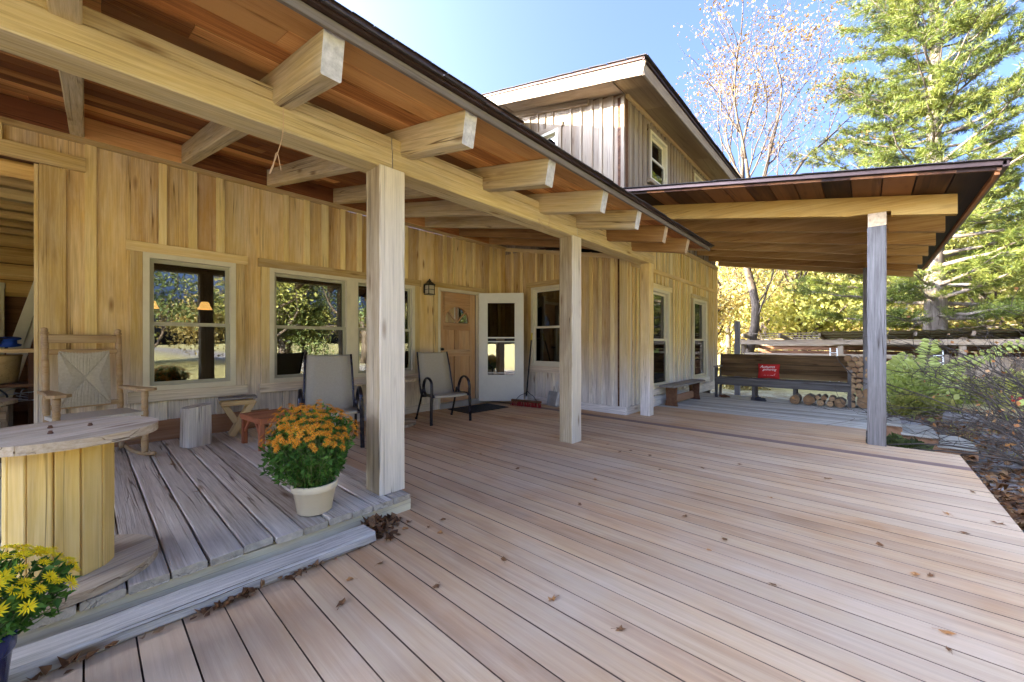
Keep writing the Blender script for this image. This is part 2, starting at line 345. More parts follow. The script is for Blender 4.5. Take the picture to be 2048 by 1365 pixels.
def boxm(l, w, t, c=.003, n=1, jit=0.):
    """box, chamfered along its length, centred; length is X. jit roughens the edges"""
    key = (round(l, 3), round(w, 3), round(t, 3), c, n, jit)
    if not jit and key in _bc: return _bc[key]
    a, b = w / 2, t / 2; c = min(c, a * .8, b * .8)
    sec = [(-a + c, -b), (a - c, -b), (a, -b + c), (a, b - c), (a - c, b), (-a + c, b), (-a, b - c), (-a, -b + c)]
    V, F = [], []
    for i in range(n + 1):
        x = -l / 2 + l * i / n
        wy, wz = (rnd.uniform(-jit, jit), rnd.uniform(-jit, jit)) if jit else (0, 0)
        for (y, z) in sec:
            j = (rnd.uniform(-jit, jit) * .5, rnd.uniform(-jit, jit) * .5) if jit else (0, 0)
            ex = rnd.uniform(-jit, jit) if jit and i in (0, n) else 0
            V.append((x + ex, y + j[0] + wy * .4, z + j[1] + wz * .3))
    for i in range(n):
        for k in range(8):
            p, q = i * 8 + k, i * 8 + (k + 1) % 8
            F.append((p, p + 8, q + 8, q))
    F.append(tuple(range(0, 8))); F.append(tuple(range(n * 8 + 7, n * 8 - 1, -1)))
    m = me(V, F)
    if not jit: _bc[key] = m
    return m
def bd(name, par, mat, p0, p1, w, t, nrm=(0, 0, 1), c=.003, n=1, jit=0., roll=0.):
    """board from p0 to p1 (in the frame of par); t is measured along nrm, w across"""
    p0, p1 = Vector(p0), Vector(p1); x = (p1 - p0); l = x.length; x.normalize()
    z = Vector(nrm); z = (z - x * z.dot(x)).normalized(); y = z.cross(x)
    L = axes((p0 + p1) / 2, x, y, z)
    if roll: L = L @ RX(roll)
    return ob(name, boxm(l, w, t, c, n, jit), mat, par, L)
_lc = {}
def lathem(prof, seg=16, smooth=True, caps=True):
    """prof: list of (radius, z)"""
    key = (tuple(prof), seg)
    if key in _lc: return _lc[key]
    V, F = [], []
    for (r, z) in prof:
        for k in range(seg):
            a = 2 * math.pi * k / seg; V.append((r * math.cos(a), r * math.sin(a), z))
    for i in range(len(prof) - 1):
        for k in range(seg):
            a, b = i * seg + k, i * seg + (k + 1) % seg
            F.append((a, b, b + seg, a + seg))
    if caps:
        F.append(tuple(range(seg - 1, -1, -1))); F.append(tuple(range((len(prof) - 1) * seg, len(prof) * seg)))
    m = me(V, F)
    if smooth:
        for p in m.polygons:
            if len(p.vertices) == 4: p.use_smooth = True
    _lc[key] = m; return m
def tubeg(pts, rad, seg=6, close=False):
    """tube along points, rad scalar or list; returns V,F"""
    pts = [Vector(p) for p in pts]; n = len(pts)
    rs = rad if isinstance(rad, (list, tuple)) else [rad] * n
    V, F = [], []; up = Vector((0, 0, 1)); prev = None
    for i, p in enumerate(pts):
        d = (pts[min(i + 1, n - 1)] - pts[max(i - 1, 0)]).normalized()
        if prev is None:
            s = d.cross(up)
            if s.length < 1e-3: s = d.cross(Vector((1, 0, 0)))
            s.normalize()
        else: s = (prev - d * prev.dot(d)).normalized()
        prev = s; u = s.cross(d)
        for k in range(seg):
            a = 2 * math.pi * k / seg; V.append(p + (s * math.cos(a) + u * math.sin(a)) * rs[i])
    for i in range(n - 1):
        for k in range(seg):
            a, b = i * seg + k, i * seg + (k + 1) % seg
            F.append((a, a + seg, b + seg, b))
    F.append(tuple(range(seg))); F.append(tuple(range(n * seg - 1, (n - 1) * seg - 1, -1)))
    return V, F
def tubem(pts, rad, seg=6): return me(*tubeg(pts, rad, seg), smooth=True)
def joinvf(parts):
    V, F = [], []
    for v, f in parts:
        o = len(V); V += [tuple(q) for q in v]; F += [tuple(i + o for i in q) for q in f]
    return V, F
def boxvf(x0, x1, y0, y1, z0, z1):
    V = [(x0, y0, z0), (x1, y0, z0), (x1, y1, z0), (x0, y1, z0), (x0, y0, z1), (x1, y0, z1), (x1, y1, z1), (x0, y1, z1)]
    return V, [(3, 2, 1, 0), (4, 5, 6, 7), (0, 1, 5, 4), (1, 2, 6, 5), (2, 3, 7, 6), (3, 0, 4, 7)]
def bez(p, n=10):
    """Catmull-Rom through the points"""
    p = [Vector(q) for q in p]; out = []
    q = [p[0] * 2 - p[1]] + p + [p[-1] * 2 - p[-2]]
    for i in range(1, len(q) - 2):
        for k in range(n):
            t = k / n
            out.append(.5 * ((2 * q[i]) + (q[i + 1] - q[i - 1]) * t + (2 * q[i - 1] - 5 * q[i] + 4 * q[i + 1] - q[i + 2]) * t * t + (3 * q[i] - q[i - 1] - 3 * q[i + 1] + q[i + 2]) * t ** 3))
    out.append(p[-1]); return out
def clone(o, par=None, L=None):
    c = o.copy(); COL.objects.link(c); c.parent = par
    l = o.matrix_local.copy() if L is None else L
    c.matrix_local = l; WM[c.name] = (WM[par.name] if par else I4) @ l
    for ch in o.children: clone(ch, c)
    return c

# ------------------------------------------------------------------ ground and decks
ROOF_Z = lambda y: 2.285 + .205 * (y - 1.72)          # underside of the porch rafters
def grid_ground():
    xs = np.concatenate([np.linspace(-300, -14, 14), np.linspace(-12, 34, 70), np.linspace(38, 400, 16)])
    ys = np.concatenate([np.linspace(-300, -24, 14), np.linspace(-22, 22, 66), np.linspace(25, 300, 14)])
    X, Y = np.meshgrid(xs, ys, indexing='ij')
    rs = np.random.RandomState(3)
    Z = -.47 + .03 * np.sin(X * 1.3 + Y * .7) + .02 * np.sin(Y * 2.1 - X * .6) + rs.uniform(-.012, .012, X.shape)
    Z += .012 * np.clip(X - 16, 0, 60) + .004 * np.clip(-Y - 6, 0, 60)
    n, m = X.shape; V = np.stack([X, Y, Z], -1).reshape(-1, 3)
    i = np.arange(n * m).reshape(n, m)
    F = np.stack([i[:-1, :-1], i[1:, :-1], i[1:, 1:], i[:-1, 1:]], -1).reshape(-1, 4)
    return menp(V, F, True)
tag(ob('ground', grid_ground(), 'ground'), kind='structure')
deck = tag(empty('deck', T(2.5, 2, 0)), kind='structure')
def inv(o): return WM[o.name].inverted()
def wbd(name, par, mat, p0, p1, w, t, nrm=(0, 0, 1), **k):
    """like bd but with world coordinates"""
    i = inv(par); n3 = i.to_3x3() @ Vector(nrm)
    return bd(name, par, mat, i @ Vector(p0), i @ Vector(p1), w, t, n3, **k)
PITCH = .135
xk = -1.76
while xk < 6.8:
    x = xk + .0675; stripe = False
    if x < 1.49: ya, yb = -.69, 2.3
    elif x < 5.72: ya, yb = -.69, 5.38
    else: ya, yb = -.69, 2.81
    if x > 5.93: ya = .01
    stripe = 5.28 < x < 5.39
    cuts = [ya, yb]
    if yb - ya > 3.4 and rnd.random() < .45: cuts.insert(1, rnd.uniform(2.7, 4.2))
    for a, b in zip(cuts, cuts[1:]):
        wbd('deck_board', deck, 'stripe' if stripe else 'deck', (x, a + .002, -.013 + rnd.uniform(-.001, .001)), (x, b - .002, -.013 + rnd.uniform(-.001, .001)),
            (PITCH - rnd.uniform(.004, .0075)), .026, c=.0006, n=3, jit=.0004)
    xk += PITCH
ob('deck_frame', me(*joinvf([boxvf(-1.7, 5.86, -.672, -.63, -.47, -.03), boxvf(5.82, 5.86, -.66, 0, -.47, -.03), boxvf(-1.7, -1.66, -.6, 2.2, -.47, -.03),
    boxvf(-1.6, 5.8, -.62, 2.2, -.1, -.06), boxvf(1.5, 6.8, 2.2, 5.3, -.1, -.06), boxvf(5.9, 6.8, .05, 2.2, -.1, -.06)])), 'brown', deck, inv(deck))
gdeck = tag(empty('grey_deck', T(8.2, 1.4, 0)), kind='structure')
for i in range(18):
    x = 6.87 + .0725 + i * .145
    wbd('deck_board', gdeck, 'gdeck', (x, .005 + rnd.uniform(-.01, .01), -.022 + rnd.uniform(-.003, .003)), (x, 2.81, -.022 + rnd.uniform(-.003, .003)), .145 - rnd.uniform(.004, .012), .036, c=.005, n=6, jit=.0025)
ob('deck_frame', me(*joinvf([boxvf(6.87, 9.48, .02, .06, -.45, -.045), boxvf(9.4, 9.44, .1, 2.8, -.45, -.045), boxvf(6.9, 9.4, .1, 2.7, -.12, -.07)])), 'brown', gdeck, inv(gdeck))
plat = tag(empty('porch_floor', T(0, 3.8, .12)), kind='structure')
x = 1.207 + .1365 * 2
i = 0
while x > -3.2:
    w = .1365; xm = x - w / 2
    if i == 0: xm -= .003
    wbd('floor_plank', plat, 'plat', (xm, 2.272 + rnd.uniform(-.014, .012), .1 + rnd.uniform(-.004, .004)), (xm, 5.38, .1 + rnd.uniform(-.003, .003)),
        w - rnd.uniform(.005, .011), .038, c=.006, n=14, jit=.0035)
    x -= w; i += 1
wbd('fascia_board', plat, 'fascia', (-3.2, 2.312, .036), (1.487, 2.312, .036), .078, .04, (0, -1, 0), n=8, jit=.0015)
wbd('side_board', plat, 'fascia', (1.46, 2.35, .036), (1.46, 5.38, .036), .078, .036, (1, 0, 0))
ob('floor_frame', me(*boxvf(-3.2, 1.43, 2.36, 5.3, -.02, .07)), 'brown', plat, inv(plat))
stp = tag(ob('timber_step', boxm(2.7, .155, .058, .012, 40, .005), 'step', None, T(-.245, 2.138, .03) @ RZ(-.5)), 'weathered grey timber step lying on the deck along the raised porch floor', 'step')

# ------------------------------------------------------------------ house
house = tag(empty('house', T(2.5, 5.4, 0)), 'rustic two-storey house in board and batten siding with timber-framed porch roofs', 'house')
HI = inv(house)
FA = axes((0, 5.4, 0), (1, 0, 0), (0, 1, 0), (0, 0, 1))             # wall A: faces -Y
FB = axes((5.72, 5.4, 0), (0, -1, 0), (1, 0, 0), (0, 0, 1))         # wall B: faces -X, u runs from the inner corner
FC = axes((5.72, 2.82, 0), (1, 0, 0), (0, 1, 0), (0, 0, 1))         # wall C: faces -Y
def siding(name, F, u0, u1, zb, zt, ops, pitch, batw, mb, mt, rag=.0, proud=.018, split=None, bt=.02):
    """backing sheet with real openings + boards and battens clipped round the openings. zb/zt: functions of u"""
    br = sorted(set([u0, u1] + [e for o in ops for e in (o[0], o[1]) if u0 < e < u1]))
    cuts = []
    for a, b in zip(br, br[1:]):
        k = max(1, round((b - a) / pitch)); e = [a + (b - a) * i / k for i in range(k + 1)]
        for i in range(1, k): e[i] += rnd.uniform(-rag, rag) * pitch
        cuts += e[:-1]
    cuts.append(u1)
    def spans(um):
        s = [(zb(um), zt(um))]
        for (a, b, c, d) in ops:
            if a < um < b:
                s2 = []
                for p, q in s:
                    if c > p: s2.append((p, min(q, c)))
                    if d < q: s2.append((max(p, d), q))
                s = s2
        if split:
            s = [w for (p, q) in s for w in ([(p, split), (split, q)] if p < split - .05 and q > split + .05 else [(p, q)])]
        return [(p, q) for p, q in s if q - p > .03]
    parts = []
    for a, b in zip(br, br[1:]):
        for p, q in spans((a + b) / 2): parts.append(boxvf(a, b, .021, .12, p, q))
    wall = ob(name, me(*joinvf(parts)), 'brown', house, HI @ F)
    for i, (a, b) in enumerate(zip(cuts, cuts[1:])):
        um = (a + b) / 2
        for p, q in spans(um):
            bd('board', wall, mb, (um, .0105, p), (um, .0105, q), b - a - .002, bt, (0, -1, 0), c=.001, n=2, jit=.0008)
        if i and batw:
            u = a; jb = rnd.uniform(.8, 1.25) * batw
            if any(abs(u - o[0]) < .005 or abs(u - o[1]) < .005 for o in ops): continue
            for p, q in spans(u):
                bd('batten', wall, mt, (u, -proud / 2, p), (u, -proud / 2, q), jb, proud, (0, -1, 0), c=.002, n=3, jit=.001)
    return wall
def window(F, u0, u1, z0, z1, rail=.49, frame=.05, back='vinyl', sash='sash', trim=(.09, .1, .11), tm='trim', top=True, n_mull=0, glass='glass', proud=.022):
    """double-hung window in frame F, outer trim included"""
    w = empty('window', HI @ F @ T((u0 + u1) / 2, 0, z0), house)
    U = (u1 - u0) / 2; H = z1 - z0
    tl, tt, tb = trim
    P = proud + .004
    if tm:
        bd('trim_board', w, tm, (-U - tl - .03, -P / 2 - .002, H + tt / 2), (U + tl + .03, -P / 2 - .002, H + tt / 2), tt, P + .006, (0, -1, 0), n=3, jit=.001)
        for s in (-1, 1):
            bd('trim_board', w, tm, (s * (U + tl / 2), -P / 2, -tb), (s * (U + tl / 2), -P / 2, H), tl, P, (0, -1, 0), n=3, jit=.001)
        bd('sill', w, tm, (-U - tl - .02, -.03, -tb / 2), (U + tl + .02, -.03, -tb / 2), tb, .065, (0, -1, 0), n=4, jit=.0015)
    units = n_mull + 1; gw = .06; wu = (2 * U - gw * n_mull) / units
    for k in range(units):
        a = -U + k * (wu + gw); b = a + wu
        fr = ob('frame', me(*joinvf([boxvf(a, a + frame, -.03, .09, 0, H), boxvf(b - frame, b, -.03, .09, 0, H), boxvf(a + frame, b - frame, -.03, .09, H - frame, H), boxvf(a + frame, b - frame, -.035, .09, 0, frame)])), back, w)
        if k < n_mull:
            ob('mullion', me(*boxvf(b, b + gw, -.028, .09, 0, H)), back, w)
        zr = H * rail; i0, i1, j0, j1 = a + frame, b - frame, frame, H - frame
        for nm, q0, q1, dy in (('lower_sash', j0, zr + .018, 0.), ('upper_sash', zr - .018, j1, .03)):
            s = .038
            so_ = ob(nm, me(*joinvf([boxvf(i0, i0 + s, .005 + dy, .033 + dy, q0, q1), boxvf(i1 - s, i1, .005 + dy, .033 + dy, q0, q1),
                                     boxvf(i0 + s, i1 - s, .005 + dy, .033 + dy, q0, q0 + s), boxvf(i0 + s, i1 - s, .005 + dy, .033 + dy, q1 - s, q1)])), sash, w)
            ob('pane', me(*boxvf(i0 + s - .002, i1 - s + .002, .016 + dy, .02 + dy, q0 + s - .002, q1 - s + .002)), glass, w)
    return w
# wall A
opsA = [(-3.4, -.28, 0, 2.72), (.3, 1.25, .53, 2.14), (1.42, 3.66, .53, 2.14), (3.95, 5.06, 0, 2.1)]
wA = siding('front_wall', FA, -3.4, 5.72, lambda u: .33 if u < 1.47 else .12, lambda u: 2.98, opsA, .245, .075, 'wall', 'batten', rag=.1, proud=.025)
bd('trim_board', wA, 'trim', (-3.4, -.022, 3.015), (5.7, -.022, 3.015), .07, .045, (0, -1, 0), n=6, jit=.001)
bd('baseboard', wA, 'baseb', (-.28, -.012, .225), (1.5, -.012, .225), .21, .03, (0, -1, 0))
bd('baseboard', wA, 'trim', (1.5, -.012, .06), (3.95, -.012, .06), .12, .03, (0, -1, 0))
bd('baseboard', wA, 'trim', (5.06, -.012, .06), (5.7, -.012, .06), .12, .03, (0, -1, 0))
bd('trim_board', wA, 'trim', (-.2, -.014, .12), (-.2, -.014, 2.7), .16, .028, (0, -1, 0), n=3, jit=.001)
bd('trim_board', wA, 'trim', (-3.4, -.018, 2.78), (-.0, -.018, 2.78), .13, .036, (0, -1, 0), n=3, jit=.001)
bd('jamb', wA, 'trim', (-.295, .06, .12), (-.295, .06, 2.7), .16, .025, (1, 0, 0))
bd('header_log', wA, 'log', (-3.4, .1, 2.64), (-.3, .1, 2.64), .14, .12, (0, -1, 0), c=.03)
window(FA, .385, 1.165, .64, 2.045)
window(FA, 1.51, 3.57, .64, 2.045, n_mull=1)
# door
dr = empty('door', HI @ FA @ T(4.5, 0, 0), house)
for s in (-1, 1):
    bd('casing', dr, 'vinyl', (s * .455, -.005, .0), (s * .455, -.005, 2.02), .05, .07, (0, -1, 0))
    bd('trim_board', dr, 'trim', (s * .515, -.018, .0), (s * .515, -.018, 2.07), .07, .036, (0, -1, 0))
bd('casing', dr, 'vinyl', (-.48, -.005, 2.045), (.48, -.005, 2.045), .05, .07, (0, -1, 0))
bd('trim_board', dr, 'trim', (-.6, -.02, 2.11), (.6, -.02, 2.11), .08, .04, (0, -1, 0))
bd('threshold', dr, 'galv', (-.45, -.01, .045), (.45, -.01, .045), .09, .12, (0, -1, 0))
lf = empty('leaf', T(0, .06, .09), dr)
LW, LH = .43, 1.93
for s in (-1, 1): bd('stile', lf, 'door', (s * (LW - .06), 0, 0), (s * (LW - .06), 0, LH), .12, .04, (0, -1, 0))
for (z, h) in ((.11, .22), (.86, .12), (1.33, .13)): bd('rail', lf, 'door', (-LW + .12, 0, z), (LW - .12, 0, z), h, .038, (0, -1, 0))
bd('stile', lf, 'door', (0, 0, .22), (0, 0, 1.27), .1, .036, (0, -1, 0))
for s in (-1, 1):
    for z0, z1 in ((.22, .8), (.92, 1.27)): bd('panel', lf, 'door', (s * .18, .012, z0), (s * .18, .012, z1), .262, .016, (0, -1, 0))
# fan light: door top with a half-round opening
V, F_ = [], []; nseg = 20; rr = .29; zc = 1.4
for k in range(nseg + 1):
    a = math.pi * k / nseg; V.append((-rr * math.cos(a), -.018, zc + rr * math.sin(a)))
    t = k / nseg; V.append((-.31 + .62 * t, -.018, LH))
for k in range(nseg): F_.append((2 * k, 2 * k + 1, 2 * k + 3, 2 * k + 2))
b0 = len(V); V += [(x, .018, z) for (x, y, z) in V[:b0]]
F_ += [tuple(i + b0 for i in f[::-1]) for f in F_[:nseg]] + [(2 * k, 2 * k + 2, b0 + 2 * k + 2, b0 + 2 * k) for k in range(nseg)]
ob('top_rail', me(V, F_), 'door', lf)
for s in (-1, 1): ob('top_fill', me(*boxvf(min(s * .31, s * .29), max(s * .31, s * .29), -.018, .018, 1.395, LH)), 'door', lf)
ob('fan_pane', me([(0, .004, zc)] + [(-rr * math.cos(math.pi * k / nseg), .004, zc + rr * math.sin(math.pi * k / nseg)) for k in range(nseg + 1)], [(0, k + 1, k + 2) for k in range(nseg)]), 'glassd', lf)
for a in (45, 90, 135):
    bd('muntin', lf, 'door', (0, -.01, zc), (rr * math.cos(R(a)), -.01, zc + rr * math.sin(R(a))), .02, .016, (0, -1, 0))
ob('fan_rim', me(*tubeg([(-rr * math.cos(math.pi * k / nseg), -.016, zc + rr * math.sin(math.pi * k / nseg)) for k in range(nseg + 1)], .012, 6)), 'door', lf)
ob('handle', lathem([(.008, 0), (.028, .004), (.01, .02), (.012, .04), (.026, .055), (.02, .075)], 12), 'iron', lf, T(-LW + .06, -.02, .93) @ RX(90))
# storm door, open
hx, hy, fx, fy = 4.93, 5.335, 5.455, 4.69
sv = Vector((fx - hx, fy - hy, 0)); SWd = sv.length; sv.normalize()
FSD = axes((hx, hy, .05), sv, Vector((-sv.y, sv.x, 0)), (0, 0, 1))
sdo = empty('storm_door', HI @ FSD, house)
SH = 2.0
ob('panel_frame', me(*joinvf([boxvf(0, .14, -.018, .018, 0, SH), boxvf(SWd - .14, SWd, -.018, .018, 0, SH), boxvf(.14, SWd - .14, -.018, .018, SH - .16, SH), boxvf(.14, SWd - .14, -.018, .018, 0, .46)])), 'white', sdo)
ob('inner_frame', me(*joinvf([boxvf(.14, .165, -.028, .01, .46, SH - .16), boxvf(SWd - .165, SWd - .14, -.028, .01, .46, SH - .16), boxvf(.165, SWd - .165, -.028, .01, SH - .185, SH - .16), boxvf(.165, SWd - .165, -.028, .01, .46, .485),
    boxvf(.165, SWd - .165, -.03, .0, 1.16, 1.185), boxvf(.165, SWd - .165, -.026, .0, 1.09, 1.11), boxvf(.165, SWd - .165, -.026, .0, .515, .53)])), 'white', sdo)
ob('screen', me(*boxvf(.16, SWd - .16, -.004, -.002, 1.185, SH - .18)), glassmat('screen_mesh', 1.05, (.45, .44, .42)), sdo)
ob('pane', me(*boxvf(.16, SWd - .16, -.006, -.002, .48, 1.16)), glassmat('storm_glass', 4.2, (.5, .52, .5)), sdo)
ob('latch', me(*joinvf([boxvf(SWd - .09, SWd - .05, -.045, -.018, .95, 1.1)])), 'white', sdo)
# wall B
opsB = [(.62, 1.55, .6, 2.27)]
wB = siding('side_wall', FB, 0, 2.58, lambda u: .12, lambda u: ROOF_Z(5.4 - u) + .0, opsB, .2, .055, 'wall', 'batten', rag=.1, proud=.02)
bd('trim_board', wB, 'trim', (0, -.02, ROOF_Z(5.4) - .03), (2.58, -.02, ROOF_Z(2.82) - .03), .07, .036, (0, -1, 0))
bd('baseboard', wB, 'trim', (0.5, -.03, .06), (2.62, -.03, .06), .12, .05, (0, -1, 0))
window(FB, .69, 1.47, .7, 2.17, sash='vinyl')
# wall C
opsC = [(.85, 1.92, .2, 2.2), (3.1, 4.25, .2, 2.2)]
wC = siding('end_wall', FC, 0, 5.0, lambda u: .12, lambda u: 3.0, opsC, .15, .05, 'wallc', 'batten', rag=.08, split=2.4, proud=.022)
bd('trim_board', wC, 'trim', (0.1, -.026, 2.4), (5.02, -.026, 2.4), .07, .052, (0, -1, 0))
bd('trim_board', wC, 'trim', (0.1, -.026, 2.99), (5.02, -.026, 2.99), .08, .05, (0, -1, 0))
bd('baseboard', wC, 'trim', (-.03, -.03, .06), (.55, -.03, .06), .12, .05, (0, -1, 0))
bd('baseboard', wC, 'wallc', (1.0, -.025, .09), (5.02, -.025, .09), .18, .04, (0, -1, 0))
bd('corner_board', wC, 'trim', (.05, -.025, .12), (.05, -.025, 2.9), .1, .03, (0, -1, 0))
bd('corner_board', wB, 'trim', (2.573, -.014, .12), (2.573, -.014, 2.52), .135, .032, (0, -1, 0))
bd('corner_board', wC, 'trim', (4.97, -.025, .18), (4.97, -.025, 2.95), .07, .03, (0, -1, 0))
window(FC, .96, 1.81, .31, 2.1, sash='vinyl', tm='wallc', trim=(.1, .09, .1))
window(FC, 3.22, 4.14, .33, 2.1, sash='vinyl', tm='wallc', trim=(.1, .09, .1))
# side and rear shells, interior rooms
ob('rear_shell', me(*joinvf([boxvf(-9.6, -3.4, 5.42, 5.55, -.4, 3.2), boxvf(-9.6, -9.5, 5.6, 12.5, -.4, 3.3), boxvf(-3.6, -3.5, 5.72, 12.9, 3.0, 5.25), boxvf(-3.6, -3.5, 7, 11.5, 5.25, 5.75), boxvf(-3.6, 10.7, 12.42, 12.52, 3.0, 5.3), boxvf(-9.6, 10.7, 12.4, 12.5, -.4, 3.2), boxvf(10.62, 10.72, 2.95, 12.4, -.4, 5.2)])), 'shed', house, HI)  # unseen outer walls; left wing sized to keep direct sun off the deck
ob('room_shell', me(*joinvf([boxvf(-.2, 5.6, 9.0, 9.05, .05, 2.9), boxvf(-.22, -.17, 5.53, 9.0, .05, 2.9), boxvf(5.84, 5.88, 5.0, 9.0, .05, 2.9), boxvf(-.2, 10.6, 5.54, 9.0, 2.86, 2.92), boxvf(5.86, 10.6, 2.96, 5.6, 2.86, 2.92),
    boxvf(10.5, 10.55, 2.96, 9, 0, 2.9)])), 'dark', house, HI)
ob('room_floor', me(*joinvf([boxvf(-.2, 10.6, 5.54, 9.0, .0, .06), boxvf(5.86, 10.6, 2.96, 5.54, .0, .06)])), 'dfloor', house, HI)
ob('curtain', me([(x, y, z) for i, (x, y) in enumerate([(5.95 + .02 * (i % 2), 4.72 - i * .03) for i in range(8)]) for z in (.72, 2.15)], [(2 * i, 2 * i + 1, 2 * i + 3, 2 * i + 2) for i in range(7)]), 'curt', house, HI)
# open room on the left
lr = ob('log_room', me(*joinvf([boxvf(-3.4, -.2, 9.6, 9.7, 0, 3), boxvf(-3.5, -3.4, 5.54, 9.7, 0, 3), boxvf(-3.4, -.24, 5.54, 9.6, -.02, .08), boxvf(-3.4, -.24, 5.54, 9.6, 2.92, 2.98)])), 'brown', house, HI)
for i in range(11):
    z = .2 + i * .25
    bd('log', lr, 'log', (-3.4, 9.56, z), (-1.85 if z < 1.95 else -.24, 9.56, z), .235, .16, (0, -1, 0), c=.05, n=4, jit=.006)
    bd('log', lr, 'log', (-.14, 5.6, z), (-.14, 9.5, z), .235, .14, (1, 0, 0), c=.05, n=4, jit=.006)
for i in range(7):
    y = 5.85 + i * .55
    bd('ceiling_beam', lr, 'log', (-3.4, y, 2.8 + rnd.uniform(-.02, .02)), (-.24, y, 2.8), .2, .2, (0, 0, 1), c=.04, n=4, jit=.006)
# french door at the back of that room
fd = empty('french_door', HI @ axes((-1.35, 9.46, .08), (1, 0, 0), (0, 1, 0), (0, 0, 1)), house)
for s in (-1, 1):
    bd('casing', fd, 'vinyl', (s * .5, 0, 0), (s * .5, 0, 1.86), .07, .05, (0, -1, 0)); bd('stile', fd, 'door', (s * .41, -.01, 0), (s * .41, -.01, 1.8), .11, .045, (0, -1, 0))
bd('casing', fd, 'vinyl', (-.54, -.002, 1.9), (.54, -.002, 1.9), .08, .05, (0, -1, 0))
for z in (.12, .8, 1.74): bd('rail', fd, 'door', (-.36, -.01, z), (.36, -.01, z), .13, .04, (0, -1, 0))
for x in (-.12, .12): bd('muntin', fd, 'door', (x, -.012, .86), (x, -.012, 1.68), .022, .03, (0, -1, 0))
for z in (1.14, 1.41): bd('muntin', fd, 'door', (-.36, -.012, z), (.36, -.012, z), .022, .028, (0, -1, 0))
ob('pane', me(*boxvf(-.36, .36, .0, .004, .86, 1.68)), 'glassd', fd)
ob('panel', me(*boxvf(-.36, .36, -.005, .015, .18, .74)), 'door', fd)
# ------------------------------------------------------------------ posts, beam, porch roof
def post(x0, x1, y0, y1, z0, z1, mat='post', nm='post'):
    return wbd(nm, house, mat, ((x0 + x1) / 2, (y0 + y1) / 2, z0), ((x0 + x1) / 2, (y0 + y1) / 2, z1), y1 - y0, x1 - x0, (1, 0, 0), c=.008, n=22, jit=.0028)
post(1.30, 1.49, 2.36, 2.55, .122, 2.305)
post(3.66, 3.85, 2.43, 2.61, .002, 2.335)
post(5.84, 6.0, 2.47, 2.62, .002, 2.36, 'trim')
post(5.855, 6.035, -.155, .0, .002, 2.41, 'postr')
post(8.95, 9.12, -.1, .055, -.1, 2.41, 'postr')
BY = lambda x: 2.345 + .022 * x + .095
BZ = lambda x: 2.285 + .0122 * x
bmo = empty('beam', HI @ T(1.5, 2.45, 2.3), house)
for a, b in ((-4.2, 1.395), (1.40, 3.755), (3.76, 6.03)):
    wbd('lower_timber', bmo, 'beam', (a, BY(a), BZ(a) + .071), (b, BY(b), BZ(b) + .071), .19, .142, c=.007, n=16, jit=.002)
    wbd('upper_timber', bmo, 'beam', (a, BY(a) + .003, BZ(a) + .182), (b, BY(b) + .003, BZ(b) + .182), .184, .076, c=.006, n=16, jit=.002)
pr = empty('porch_roof', HI @ T(1.5, 3.5, 2.6), house)
RX_ = [-2.46, -1.68, -.9, -.1, .68, 1.47, 2.26, 3.05, 3.74, 4.46, 5.2]
SL = math.atan(.205); nr = Vector((0, -math.sin(SL), math.cos(SL)))
for k, x in enumerate(RX_):
    xm = x + .045
    wbd('rafter', pr, 'beam' if x < 4.2 else 'raftr', (xm, 1.72, ROOF_Z(1.72) + .095), (xm, 5.385, ROOF_Z(5.385) + .095), .09, .188, nr, c=.006, n=12, jit=.0018)
    if k:
        xp = RX_[k - 1] + .09
        wbd('blocking', pr, 'soffit', (xp, 5.36, ROOF_Z(5.36) + .09), (x, 5.36, ROOF_Z(5.36) + .09), .19, .03, (0, -1, 0))
SOF = .188                                            # top of rafters above ROOF_Z
y = 1.70; j = 0
while y < 5.5:
    w = .196; ym = y + w / 2
    zc_ = ROOF_Z(ym) + SOF / math.cos(SL) * 1.0 + .012
    sp_ = [-4.2, rnd.uniform(-.5, 5.0), 5.66]
    for a, b in zip(sp_, sp_[1:]):
        wbd('soffit_board', pr, 'soffit', (a + .001, ym, zc_), (b - .001, ym, zc_), w - rnd.uniform(.004, .009), .024, nr, c=.003, n=3, jit=.001)
    y += w * math.cos(SL); j += 1
def slab(x0, x1, ya, za, yb, zb, t):
    V = [(x0, ya, za), (x1, ya, za), (x1, yb, zb), (x0, yb, zb), (x0, ya, za + t), (x1, ya, za + t), (x1, yb, zb + t), (x0, yb, zb + t)]
    return V, [(3, 2, 1, 0), (4, 5, 6, 7), (0, 1, 5, 4), (1, 2, 6, 5), (2, 3, 7, 6), (3, 0, 4, 7)]
zt = lambda yy: ROOF_Z(yy) + SOF + .036
ob('roof_sheathing', me(*slab(-4.2, 5.68, 1.69, zt(1.69), 5.6, zt(5.6), .012)), 'shingle', pr, inv(pr))
ze = zt(1.69)
wbd('fascia', pr, 'gtrim', (-4.2, 1.678, ze - .029), (6.05, 1.678, ze - .029), .044, .022, (0, -1, 0), n=8, jit=.001)
ob('drip_edge', me(*joinvf([boxvf(-4.2, 6.07, 1.642, 1.666, ze - .006, ze + .006), boxvf(-4.2, 6.07, 1.634, 1.67, ze + .007, ze + .017)])), 'drip', pr, inv(pr))
ob('roof_extension', me(*slab(5.665, 6.05, 1.69, zt(1.69) - .022, 2.79, zt(2.79) - .022, .05)), 'soffit', pr, inv(pr))
ob('rake_trim', me(*slab(6.052, 6.075, 1.69, ze - .05, 2.79, zt(2.79) - .05, .1)), 'trim', pr, inv(pr))
x = -4.2
shm = [boxm(.3, .32, .009, .002, 2, .0015) for _ in range(5)]
